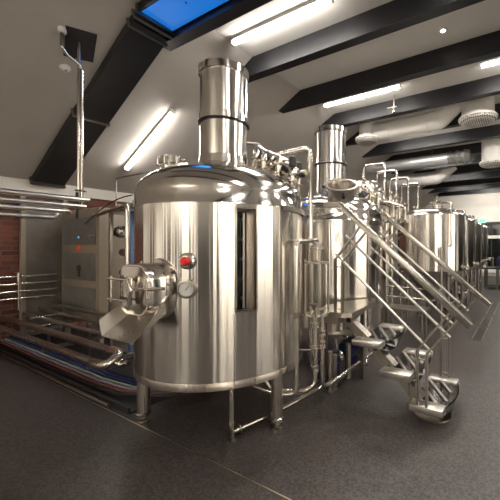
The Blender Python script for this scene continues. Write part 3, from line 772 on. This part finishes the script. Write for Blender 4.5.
bm = bm_(); tube(bm, [(cx+.05, cy+.12, 2.52), (cx+.14, cy+.34, 2.54), (cx+.22, cy+.4, 2.38)], .014, 10, .04); obj('vent_pipe', bm, 'steel_dark', t1)
# drain pipes under the tank
bm = bm_(); tube(bm, [(-1.95, 1.79, .45), (-1.95, 1.79, .07), (-1.855, 2.20, .07), (-1.69, 3.02, .12)], .020, 12, .03); obj('drain_pipe', bm, 'steel_pipe', t1)
bm = bm_(); ring(bm, (-1.935, 1.86, .07), (.2, .97, 0), .026, .010, 14, 6); lathe(bm, [(0, 0), (.035, 0), (.035, .01), (.015, .02), (.015, .06), (0, .06)], T(-1.95, 1.80, 0), 14); obj('drain_clamp', bm, 'steel_dark', t1)

# second vessel
c2x, c2y = -2.38, 4.02
t2, sh2, dome2 = vessel('brewing_vessel', 'second big steel brewing tank behind the stair, with an open manhole ring', c2x, c2y, RR, False)
bm = bm_(); a = R(-20); 
bar(bm, (c2x+(RR+.003)*math.cos(a), c2y+(RR+.003)*math.sin(a), .5), (c2x+(RR+.003)*math.cos(a), c2y+(RR+.003)*math.sin(a), 1.95), .010, .014, (math.cos(a), math.sin(a), 0)); obj('seam', bm, 'steel_dull', t2)
bm = bm_(); lathe(bm, [(RR+.012, 1.78), (RR+.022, 1.78), (RR+.022, 1.842), (RR+.012, 1.842), (RR+.012, 1.78)], T(c2x, c2y, 0), 30, R(-18), R(75)); obj('rim_plate', bm, 'steel_dark', t2)
mo = Vector((-2.0, 3.655, 2.105)); ma = Vector((.247, -.448, .857)).normalized(); MF = frame(mo, ma, (1, 0, 0))
bm = bm_(); lathe(bm, [(.165, -.08), (.165, .10), (.178, .17), (.215, .18), (.215, .20), (.178, .20), (.165, .17), (.152, .10), (.145, .02), (0, .01)], MF, 48); mh = obj('manhole_ring', bm, 'steel_dull', t2)
for k in range(3):
    d_ = MF.to_3x3() @ Vector((math.cos(R(60+120*k)), math.sin(R(60+120*k)), 0)); p = mo+ma*.13+d_*.17
    bm = bm_(); cyl(bm, p, p+d_*.10, .02, 12, rim=.006); obj('manhole_knob', bm, 'black', mh)
bm = bm_(); cyl(bm, (-2.42, 3.42, 2.08), (-2.16, 3.46, 2.10), .05, 18, rim=.012); obj('inlet_pipe', bm, 'steel_pipe', t2)
for i, (u, v, h, s) in enumerate(((.28, .3, .24, 1.1), (.4, .22, .22, 1.1), (.5, .3, .2, 1.), (.56, .12, .18, 1.), (.45, .02, .2, 1.2), (.62, .25, .2, 1))):
    valve(c2x+u, c2y+v, 1.945+.315*math.sqrt(1-(math.hypot(u, v)/RR)**2)-.02, h, s, t2, .8*i)
bm = bm_(); p = Vector((c2x+.45, c2y+.05, 2.2)); cyl(bm, p, p+Vector((.08, -.04, .02)), .05, 16, rim=.012); obj('motor_cap', bm, 'black', t2)

# tall buffer tank behind
r = thing('buffer_tank', 'slim tall steel tank behind the second brewing tank', 'tank', (-2.72, 5.85, 0))
bx, by = -2.72, 5.85
bm = bm_(); lathe(bm, [(0, .35), (.30, .40), (.34, .46), (.34, 2.62)], T(bx, by, 0), 48); obj('shell', bm, 'steel_shell', r)
bm = bm_(); lathe(bm, [(.345, 2.60), (.35, 2.63), (.33, 2.70), (.25, 2.76), (.12, 2.79), (0, 2.80)], T(bx, by, 0), 48); obj('dome', bm, 'steel_dome', r)
for a in (45, 135, 225, 315):
    bm = bm_(); x, y = bx+.28*math.cos(R(a)), by+.28*math.sin(R(a)); tube(bm, [(x, y, 0), (x, y, .46)], .03, 12); obj('leg', bm, 'steel_dull', r)
bm = bm_(); tube(bm, [(bx+.0, by, 2.78), (bx, by, 3.02)], .016, 10); ring(bm, (bx, by, 2.88), (0, 0, 1), .03, .01, 14, 6); obj('vent_pipe', bm, 'steel_pipe', r)

# inverted U pipes on a manifold
LAB = ['nearest and tallest-looking', 'second nearest', 'third nearest', 'farthest']
for i, y in enumerate((5.60, 6.23, 7.0, 7.77)):
    r = thing('swan_pipe', LAB[i]+' inverted U steel pipe rising behind the second brewing tank', 'pipe', (-2.38, y, 1.75), 'inverted U pipes')
    bm = bm_(); tube(bm, [(-2.59, y, 1.75), (-2.59, y, 3.01), (-2.18, y, 3.01), (-2.18, y, 1.75)], .028, 14, .06); obj('pipe', bm, 'steel_pipe', r)
    bm = bm_()
    for x in (-2.59, -2.18):
        ring(bm, (x, y, 2.35), (0, 0, 1), .035, .012, 16, 6); ring(bm, (x, y, 2.75), (0, 0, 1), .033, .010, 16, 6)
    obj('pipe_clamp', bm, 'steel_pipe', r)
    bm = bm_(); lathe(bm, [(0, 0), (.05, 0), (.05, .05), (.03, .07), (.03, .16), (.055, .18), (.055, .24), (0, .26)], T(-2.59, y+.02, 2.36), 16); obj('valve_body', bm, 'steel_pipe', r)
r = thing('pipe_manifold', 'dense valve manifold of steel pipes behind the stair handrail', 'pipe', (-2.3, 6.7, 0))
for x, z, y1 in ((-2.34, 1.78, 8.2), (-2.34, 2.02, 8.2), (-2.02, 2.22, 5.85)):
    bm = bm_(); tube(bm, [(x, 4.95, z), (x, y1, z)], .035 if x < -2.1 else .025, 14); obj('header_pipe', bm, 'steel_pipe', r)
for i in range(9):
    y = 4.98+.38*i; x = (-2.1 if y < 5.8 else -2.36)+.04*(i % 2)
    bm = bm_(); tube(bm, [(x, y, .0), (x, y, 2.25+.1*(i % 3))], .024, 10); ring(bm, (x, y, 1.4), (0, 0, 1), .03, .01, 12, 6); obj('riser_pipe', bm, 'steel_pipe', r)
    bm = bm_(); lathe(bm, [(0, 0), (.03, 0), (.05, .02), (.05, .09), (.025, .11), (.025, .2), (.045, .22), (.045, .27), (0, .28)], T(x+.06, y+.1, 2.2), 14); obj('valve_body', bm, 'steel_pipe', r)
for i in range(3):
    bm = bm_(); y = 5.05+.3*i; tube(bm, [(-1.98, y, 2.22), (-1.82, y, 2.22), (-1.82, y, 1.95), (-1.98, y, 1.9)], .022, 10, .06); obj('loop_pipe', bm, 'steel_pipe', r)

# ------------------------------------------------------------------ standing pipes and grant in front of the gap
bm = bm_(); tube(bm, [(cx+.30, cy+.40, 2.40), (-2.14, 2.60, 2.44), (-1.905, 2.81, 2.53), (-1.905, 2.81, .30), (-1.905, 2.95, .2)], .026, 14, .07)
tag(obj('riser_pipe', bm, 'steel_pipe'), 'tall upright steel pipe between the two brewing tanks, bent over at top', 'pipe')
GX, GY = -1.69, 2.60
r = thing('sight_glass_grant', 'clear glass sight cylinder between steel caps, beside the nearest tank', 'vessel', (GX, GY, .15))
bm = bm_(); lathe(bm, [(.104, .885), (.104, 1.345), (.099, 1.345), (.099, .885), (.104, .885)], T(GX, GY, 0), 40); obj('glass_cylinder', bm, 'glass', r)
bm = bm_(); lathe(bm, [(0, .862), (.122, .862), (.122, .884), (.06, .89), (0, .89)], T(GX, GY, 0), 40); obj('bottom_plate', bm, 'steel_dome', r)
bm = bm_(); lathe(bm, [(0, 1.345), (.118, 1.345), (.118, 1.362), (.05, 1.37), (.05, 1.47), (.07, 1.475), (.07, 1.495), (.05, 1.50), (.05, 1.52), (0, 1.53)], T(GX, GY, 0), 40); obj('top_cap', bm, 'steel_dull', r)
for k in range(4):
    a = R(40+90*k); x, y = GX+.112*math.cos(a), GY+.112*math.sin(a)
    bm = bm_(); tube(bm, [(x, y, .85), (x, y, 1.385)], .008, 8); obj('tie_rod', bm, 'steel_dull', r)
bm = bm_(); tube(bm, [(GX, GY, 1.36), (GX, GY, 1.22)], .012, 8); lathe(bm, [(0, .905), (.012, .905), (.016, .93), (.045, .955), (.045, .965), (0, .965)], T(GX-.02, GY-.02, 0), 20); obj('float', bm, 'steel_dark', r)
bm = bm_(); tube(bm, [(GX, GY-.03, .865), (GX, GY-.03, .22), (GX-.05, GY-.12, .17), (-1.95, 2.25, .22), (-2.02, 2.16, .40)], .024, 12, .09, 8); obj('outlet_pipe', bm, 'steel_pipe', r)
bm = bm_(); tube(bm, [(GX+.045, GY+.02, .865), (GX+.045, GY+.02, .20), (GX+.035, GY+.16, .15), (-1.675, 3.9, .15)], .020, 12, .06); obj('floor_pipe', bm, 'steel_pipe', r)
for (dx, dy, z) in ((0, -.03, .78), (0, -.03, .55), (0, -.03, .36), (.045, .02, .70), (.045, .02, .60)):
    bm = bm_(); lathe(bm, [(.02, -.03), (.04, -.028), (.04, -.008), (.03, 0), (.04, .008), (.04, .028), (.02, .03)], T(GX+dx, GY+dy, z), 16); obj('pipe_clamp', bm, 'steel_pipe', r)
bm = bm_(); cyl(bm, (GX-.09, GY-.05, .74), (GX-.09, GY-.05, .86), .035, 14, rim=.008); obj('valve_body', bm, 'steel_dull', r)
bm = bm_(); tube(bm, [(GX-.2, GY-.25, .57), (GX-.03, GY-.04, .535), (GX+.08, GY+.03, .555)], .007, 8); obj('valve_handle', bm, 'steel_dull', r)
bm = bm_(); tube(bm, [(-1.65, 2.22, .9), (-1.65, 2.22, 1.545), (GX, GY, 1.56), (GX, GY, 1.52)], .022, 12, .05)
tube(bm, [(-1.65, 2.22, .95), (-1.65, 2.22, .27), (-1.78, 2.16, .25), (-1.98, 2.05, .33)], .022, 12, .06, 8)
bm2 = bm; tag(obj('loop_pipe', bm2, 'steel_pipe'), 'thin steel pipe hugging the nearest tank and arching into the sight glass', 'pipe')

# pumps under the platform
def pump(x, y, label):
    r = thing('pump', label, 'pump', (x, y, 0), 'blue pumps under the platform')
    bm = bm_(); box(bm, x-.16, x+.12, y-.12, y+.12, .0, .04, .004); obj('base_plate', bm, 'steel_dark', r)
    bm = bm_(); cyl(bm, (x-.02, y-.16, .20), (x-.02, y+.14, .20), .10, 24, rim=.02)
    for k in range(10): a = 2*PI*k/10; bar(bm, (x-.02+.1*math.cos(a), y-.13, .2+.1*math.sin(a)), (x-.02+.1*math.cos(a), y+.11, .2+.1*math.sin(a)), .03, .006, (math.cos(a), 0, math.sin(a)))
    obj('motor', bm, 'bluemotor', r)
    bm = bm_(); cyl(bm, (x-.02, y+.13, .20), (x-.02, y+.22, .20), .115, 24, rim=.03); tube(bm, [(x-.02, y+.18, .28), (x-.02, y+.18, .44)], .03, 12); obj('pump_head', bm, 'steel_pipe', r)
    bm = bm_(); box(bm, x+.0, x+.10, y-.06, y+.04, .28, .36, .008); obj('terminal_box', bm, 'bluemotor', r)
    for dx in (-.1, .06):
        bm = bm_(); box(bm, x+dx-.02, x+dx+.02, y-.1, y+.08, .03, .13); obj('foot', bm, 'bluemotor', r)
pump(-1.87, 3.14, 'blue electric pump under the platform nearest the sight glass')
pump(-1.92, 3.72, 'blue electric pump under the platform behind the other pump')
for i, (y, h) in enumerate(((2.93, .42), (3.02, .36), (3.34, .40))):
    bm = bm_(); cyl(bm, (-1.74, y, .02), (-1.74, y, h), .028, 14, rim=.005); cyl(bm, (-1.74, y, 0), (-1.74, y, .03), .04, 14)
    tag(obj('upright_cartridge', bm, 'steel_dull'), ['slim upright steel cartridge on the floor nearest the sight glass', 'short slim steel cartridge beside the blue pump', 'slim steel cartridge farthest under the platform'][i], 'cylinder', 'upright cartridges under the platform')

# ------------------------------------------------------------------ staircase and platform
SY0, SY1 = 2.75, 3.50
r = thing('staircase', 'steep steel open staircase with angled handrails beside the brewing tanks', 'staircase', (-1.1, 3.12, 0))
TR = [(-.57, .172), (-.835, .405), (-1.11, .64)]
for (xf, zt) in TR:
    xb = xf-.28; th = .05
    bm = bm_(); box(bm, xb, xf-.01, SY0+.115, SY1-.115, zt-.040, zt-.020); td = obj('tread', bm, 'mirror_dark', r, label='dark mirror finished tread')
    for y0, y1 in ((SY0-.02, SY0+.12), (SY1-.12, SY1+.02)):
        bm = bm_(); box(bm, xb, xf, y0, y1, zt-.055, zt, .006); obj('end_plate', bm, 'steel_bright', td, label='bright end plate')
    for k in range(5):
        xa, ya, xe, ye = xb+.01, 2.98+.20*k, xf-.012, 2.98+.20*k-.42
        if ya > SY1-.11: t = (ya-(SY1-.11))/.42; xa += (xe-xa)*t; ya = SY1-.11
        if ye < SY0+.11: t = (SY0+.11-ye)/(ya-ye); xe -= (xe-xa)*t; ye = SY0+.11
        bm = bm_(); bar(bm, (xa, ya, zt-.012), (xe, ye, zt-.012), .024, .016, (.85, .52, 0)); obj('grip_bar', bm, 'steel_bright', td)
    # rounded front apron
    bm = bm_(); n = 14; top = []; bot = []
    for k in range(n+1):
        t = k/n; y = SY0+.05+(SY1-SY0-.06)*t
        dx = .06*math.sin(PI*t); dp = .05+.085*math.sin(PI*t)**.8
        top.append(((xf-.012+dx, y, zt-.020), (xf-.03+dx*.3, y, zt-.020-dp)))
    f = [[(a[0], a[1], a[2]), (b[0], b[1], b[2]), (b[0]-.012, b[1], b[2]), (a[0]-.012, a[1], a[2])] for a, b in top]
    loft(bm, f); obj('front_apron', bm, 'mirror_dark', td)
    bm = bm_(); tb = [[(xf-.011, t[0][1], zt-.020), (t[0][0]-.001, t[0][1], zt-.020), (t[0][0]-.001, t[0][1], zt-.026), (xf-.011, t[0][1], zt-.026)] for t in top[1:-1]]
    loft(bm, tb); obj('tread_nose', bm, 'mirror_dark', td)
# central stringer: a gusset with a hole under each tread
ys = 3.00
bm = bm_()
NX = TR[1:]+[(-1.40, .875)]
for (xf, zt), (xu, zu) in zip(TR, NX):
    xb = xf-.28
    loft(bm, [[(xu-.04, y, zu-.055), (xu-.10, y, zu-.12), (xb+.07, y, zt-.02), (xb+.05, y, zt-.05), (xb-.05, y, zt-.06), (xu-.19, y, zu-.14), (xu-.24, y, zu-.055)] for y in (ys-.05, ys+.05)])
loft(bm, [[(TR[0][0]-.24, y, .125), (TR[0][0]-.04, y, .125), (TR[0][0]-.07, y, .012), (TR[0][0]-.21, y, .012)] for y in (ys-.06, ys+.06)])
st = obj('stringer', bm, 'steel_dull', r)
for (xf, zt), (xu, zu) in zip(TR, NX):
    bm = bm_(); p = (xu-.135, ys, zu-.115); cyl(bm, (p[0], ys-.054, p[2]), (p[0], ys-.048, p[2]), .028, 18); obj('stringer_hole', bm, 'black', st)
bm = bm_(); cyl(bm, (TR[0][0]-.14, ys, 0), (TR[0][0]-.14, ys, .012), .16, 36, rim=.003); obj('floor_plate', bm, 'steel_dark', r)
# platform
poly = [(-1.82, 2.74), (-1.50, 2.74), (-1.42, 2.80), (-1.50, 3.78), (-1.62, 3.78), (-1.74, 3.48), (-1.84, 3.36)]
bm = bm_(); prism(bm, poly, .825, .87); pf = obj('platform', bm, 'steel_dull', r, smooth=False)
bm = bm_(); prism(bm, [(-1.86, 2.80), (-1.58, 2.80), (-1.58, 3.4), (-1.86, 3.3)], .74, .825); cyl(bm, (-1.74, 2.98, .62), (-1.74, 2.98, .76), .085, 24); obj('platform_support', bm, 'steel_dull', pf)
for x, y in ((-1.78, 2.9), (-1.60, 3.42)):
    bm = bm_(); box(bm, x-.02, x+.02, y-.02, y+.02, 0, .83); obj('platform_post', bm, 'steel_dark', pf)
bm = bm_(); box(bm, -1.56, -1.55, 3.50, 3.78, .87, 1.06); obj('toe_glass', bm, 'glass', pf)
# rails
for y, s, e, nm in ((SY0, (-.362, .885), (-1.52, 1.905), 'near'), (SY1, (-.288, .942), (-1.45, 1.94), 'far')):
    bm = bm_(); obox(bm, ((s[0]+e[0])/2, y, (s[1]+e[1])/2), (e[0]-s[0], 0, e[1]-s[1]), (.075 if y == SY0 else .055, .055 if y == SY0 else .045, math.hypot(e[0]-s[0], e[1]-s[1])), (0, 1, 0), .006)
    if y == SY0: bar(bm, (e[0]+.005, y, e[1]-.005), (e[0]-.16, y, e[1]+.005), .08, .05, (0, 1, 0))
    hr = obj('handrail', bm, 'rail', r)
    ms = (e[1]-s[1])/(e[0]-s[0])
    for off, a, b in ((.245, -.515, -1.46), (.515, -.655, -1.57)):
        bmm = bm_(); d = .0 if y == SY0 else .03
        za = s[1]+ms*(a+d-s[0])-off; zb_ = s[1]+ms*(b+d-s[0])-off
        tube(bmm, [(a+d, y, za), (b+d, y, zb_)], .012, 10); obj('mid_rail', bmm, 'steel_bright', r)
    for (bx_, bz_, kx, kz) in ((-.78, .17, -.775, .63), (-1.575, .865, -1.575, 1.38)):
        d = .0 if y == SY0 else .035
        # knee then up square to the handrail
        tx = kx+.27; tz = s[1]+ms*(tx-s[0])-.03
        for q in (0., .078):
            bm = bm_(); x0_ = bx_+d+q; kz_ = kz-.02*(q > 0)
            ex = tx+d+q*.75; ez = s[1]+ms*(ex-s[0])-.02
            bar(bm, (x0_, y, bz_), (x0_, y, kz_), .032, .022, (0, 1, 0)); bar(bm, (x0_, y, kz_), (ex, y, ez), .03, .016, (0, 1, 0))
            obj('rail_post', bm, 'steel_dark' if y == SY1 else 'steel_dull', r)
        bm = bm_(); bar(bm, (bx_+d, y, kz-.07), (bx_+d+.078, y, kz-.07), .02, .008, (0, 1, 0)); bar(bm, (bx_+d, y, bz_+.04), (bx_+d+.078, y, bz_+.04), .02, .008, (0, 1, 0)); obj('post_link', bm, 'steel_dull', r)

# ------------------------------------------------------------------ conical fermenters
def fermenter(x, y, label):
    r = thing('conical_fermenter', label, 'tank', (x, y, 0), 'conical fermenters in a row'); rd = .627
    bm = bm_(); lathe(bm, [(rd-.02, 1.05), (rd, 1.055), (rd, 2.10)], T(x, y, 0), 80); obj('shell', bm, 'steel_shell', r)
    bm = bm_(); lathe(bm, [(rd, 2.10), (rd+.006, 2.105), (rd-.01, 2.13), (rd*.82, 2.19), (rd*.5, 2.245), (0, 2.27)], T(x, y, 0), 64); obj('dome', bm, 'steel_dome', r)
    bm = bm_(); lathe(bm, [(rd-.02, 1.055), (.10, .48), (.06, .44), (0, .44)], T(x, y, 0), 64); obj('cone', bm, 'steel_dull', r)
    for a in (45, 135, 225, 315):
        bm = bm_(); lx, ly = x+.54*math.cos(R(a)), y+.54*math.sin(R(a)); tube(bm, [(lx, ly, .03), (lx, ly, 1.06)], .035, 14); cyl(bm, (lx, ly, 0), (lx, ly, .03), .06, 16); obj('leg', bm, 'steel_dark', r)
    bm = bm_(); tube(bm, [(x, y, .45), (x, y, .32), (x+.3, y-.1, .32)], .03, 12, .06); tube(bm, [(x+.22, y-.35, .45), (x+.42, y-.2, .45), (x+.42, y+.5, .45)], .016, 10); obj('outlet_pipe', bm, 'steel_pipe', r)
    bm = bm_(); cyl(bm, (x+.3, y-.12, .28), (x+.3, y-.12, .42), .04, 14, rim=.008); cyl(bm, (x+.15, y-.4, .4), (x+.15, y-.4, .52), .035, 14, rim=.008); obj('outlet_valve', bm, 'black', r)
    # top fittings
    bm = bm_(); lathe(bm, [(0, 0), (.10, 0), (.10, .05), (.12, .055), (.12, .075), (.05, .08), (.05, .14), (.09, .15), (.09, .17), (.03, .2), (0, .2)], T(x+.12, y-.10, 2.23), 24); tf = obj('top_fitting', bm, 'steel_pipe', r)
    bm = bm_()
    for k in range(5):
        a = 2*PI*k/5; p = Vector((x+.12+.09*math.cos(a), y-.10+.09*math.sin(a), 2.33)); cyl(bm, p, p+Vector((.05*math.cos(a), .05*math.sin(a), .04)), .018, 10)
    cyl(bm, (x+.12, y-.1, 2.40), (x+.12, y-.1, 2.50), .022, 12); obj('fitting_knob', bm, 'steel_dark', tf)
    # front down pipe (faces +X side toward viewer)
    px, py = x+.43, y-.47
    bm = bm_(); tube(bm, [(x+.16, y-.12, 2.36), (px+.03, py-.03, 2.30), (px+.03, py-.03, 1.52), (px-.02, py+.02, 1.52)], .018, 10, .05); obj('down_pipe', bm, 'steel_pipe', r)
    bm = bm_(); cyl(bm, (px-.01, py, 1.00), (px+.08, py-.03, 1.0), .026, 12, rim=.005); tube(bm, [(px+.05, py-.02, .93), (px+.05, py-.02, 1.06)], .012, 8); obj('sample_valve', bm, 'steel_pipe', r)
    a = R(-8); sx, sy = x+(rd+.002)*math.cos(a), y+(rd+.002)*math.sin(a)
    bm = bm_(); cyl(bm, (sx-.02, sy, 1.12), (sx+.08, sy, 1.12), .022, 12, rim=.004); tube(bm, [(sx+.06, sy, 1.08), (sx+.06, sy, 1.18)], .012, 8); obj('side_tap', bm, 'steel_pipe', r)
    return r
f1 = fermenter(-1.6, 6.68, 'first and largest-looking conical tank in the row at right')
for i, (y, lab) in enumerate(((8.24, 'second conical tank in the row at right, behind the first'), (9.74, 'third conical tank in the row at right'), (11.15, 'last and farthest conical tank of the row at right'))):
    dup(f1, (-1.6, y, 0), lab)
bm = bm_(); tube(bm, [(-1.28, 6.02, .02), (-1.28, 6.02, 1.50)], .024, 12)
for z in (.75, 1.15, 1.45): ring(bm, (-1.28, 6.02, z), (0, 0, 1), .03, .012, 14, 6)
tag(obj('cooling_riser', bm, 'steel_dull'), 'upright steel riser pipe in front of the first conical tank', 'pipe')

# tall bar/legs seen under the second tank: low shelf frame behind stair
r = thing('pipe_bench', 'low steel pipe bench seen behind the staircase treads', 'rack', (-1.55, 5.1, 0))
bm = bm_(); box(bm, -1.95, -1.30, 4.95, 5.30, .52, .545, .004); obj('top_plate', bm, 'steel_dull', r)
for x in (-1.90, -1.35):
    for y in (5.0, 5.25):
        bm = bm_(); tube(bm, [(x, y, 0), (x, y, .52)], .02, 10); obj('leg', bm, 'steel_dark', r)
for z in (.70, .86):
    bm = bm_(); tube(bm, [(-1.95, 5.12, z), (-1.0, 5.12, z-.02)], .014, 8); obj('cross_rail', bm, 'steel_pipe', r)
bm = bm_(); tube(bm, [(-1.90, 5.12, .54), (-1.90, 5.12, .90)], .014, 8); obj('upright', bm, 'steel_pipe', r)

# floor drains
for i, (y0, y1, lab) in enumerate(((5.74, 6.70, 'nearest of three long floor drain grates at right'), (6.85, 7.75, 'middle of three long floor drain grates at right'), (8.05, 10.0, 'farthest floor drain grate at right'))):
    r = thing('drain_grate', lab, 'drain', (-.67, (y0+y1)/2, 0), 'floor drains')
    bm = bm_(); box(bm, -.735, -.605, y0, y1, .0, .003); obj('drain_channel', bm, 'blackmetal', r)
    bm = bm_()
    for x in (-.755, -.603): box(bm, x, x+.016, y0-.01, y1+.01, 0, .005)
    for y in (y0-.015, y1): box(bm, -.755, -.587, y, y+.015, 0, .005)
    obj('drain_frame', bm, 'steel_dull', r)
    bm = bm_()
    for k in range(int((y1-y0)/.06)): box(bm, -.735, -.605, y0+.03+.06*k, y0+.045+.06*k, .003, .005)
    obj('grate_bars', bm, 'steel_dark', r)

# far table, stool-like equipment and green sign
r = thing('work_table', 'black steel work table by the dark glazing at far right', 'table', (-1.0, 13.35, 0))
bm = bm_(); box(bm, -1.30, .9, 13.0, 13.8, .72, .76, .005); obj('table_top', bm, 'blackmetal', r)
for x in (-1.24, -.86, .84):
    for y in (13.06, 13.74):
        bm = bm_(); box(bm, x-.03, x+.03, y-.03, y+.03, 0, .72); obj('leg', bm, 'steel_dark', r)
bm = bm_(); box(bm, -1.2, .8, 13.1, 13.7, .10, .13); obj('shelf', bm, 'blackmetal', r)
r = thing('bench_tap', 'small steel frame with funnel on the far black table', 'equipment', (-1.12, 13.3, .76))
bm = bm_(); tube(bm, [(-1.2, 13.3, .76), (-1.2, 13.3, 1.10), (-1.0, 13.3, 1.10), (-1.0, 13.3, .76)], .018, 10, .03); obj('tap_frame', bm, 'steel_pipe', r)
bm = bm_(); lathe(bm, [(.02, .80), (.03, .86), (.09, .95), (.09, .96), (0, .93)], T(-1.27, 13.15, 0), 18); cyl(bm, (-1.27, 13.15, .76), (-1.27, 13.15, .82), .05, 16); obj('funnel', bm, 'white', r)
r = thing('blue_drum', 'dark blue round drum with pale spout on the far table', 'drum', (-.72, 13.3, .76))
bm = bm_(); cyl(bm, (-.72, 13.12, .98), (-.72, 13.5, .98), .19, 28, rim=.03); obj('drum_body', bm, 'bluemotor', r)
bm = bm_(); box(bm, -.85, -.59, 13.15, 13.45, .76, .82); obj('cradle', bm, 'steel_dark', r)
bm = bm_(); tube(bm, [(-.72, 13.12, .92), (-.62, 13.02, .86), (-.58, 12.98, .78)], .03, 10, .04); obj('spout', bm, 'white', r)
r = thing('exit_sign', 'small glowing green sign above the last conical tank', 'sign', (-2.1, 18.8, 2.75))
bm = bm_(); box(bm, -2.2, -1.75, 18.84, 18.92, 2.75, 2.98, .01); obj('sign_box', bm, 'white', r)
bm = bm_(); box(bm, -2.18, -1.77, 18.83, 18.842, 2.77, 2.96); obj('lit_face', bm, 'green', r)
bm = bm_(); box(bm, -2.0, -1.95, 18.92, 19.0, 2.82, 2.9); obj('mount', bm, 'white', r)

# ------------------------------------------------------------------ world, camera, view
w = bpy.data.worlds.new('World'); sc.world = w; w.use_nodes = True
w.node_tree.nodes['Background'].inputs['Color'].default_value = (.05, .10, .25, 1)
w.node_tree.nodes['Background'].inputs['Strength'].default_value = .2

cam = bpy.data.cameras.new('camera'); co = bpy.data.objects.new('camera', cam); C.objects.link(co)
co.location = (0, 0, 1.5); co.rotation_euler = (R(90), 0, R(30.73))
cam.sensor_fit = 'HORIZONTAL'; cam.sensor_width = 36; cam.lens = 36*328/500
cam.shift_x = -.16; cam.shift_y = -.006; cam.clip_start = .05; cam.clip_end = 100
sc.camera = co
sc.view_settings.view_transform = 'Standard'; sc.view_settings.look = 'None'
sc.view_settings.exposure = 0.27; sc.view_settings.gamma = 1
sc.view_settings.use_curve_mapping = False
sc.cycles.use_denoising = True
sc.cycles.max_bounces = 10
sc.cycles.sample_clamp_indirect = 6
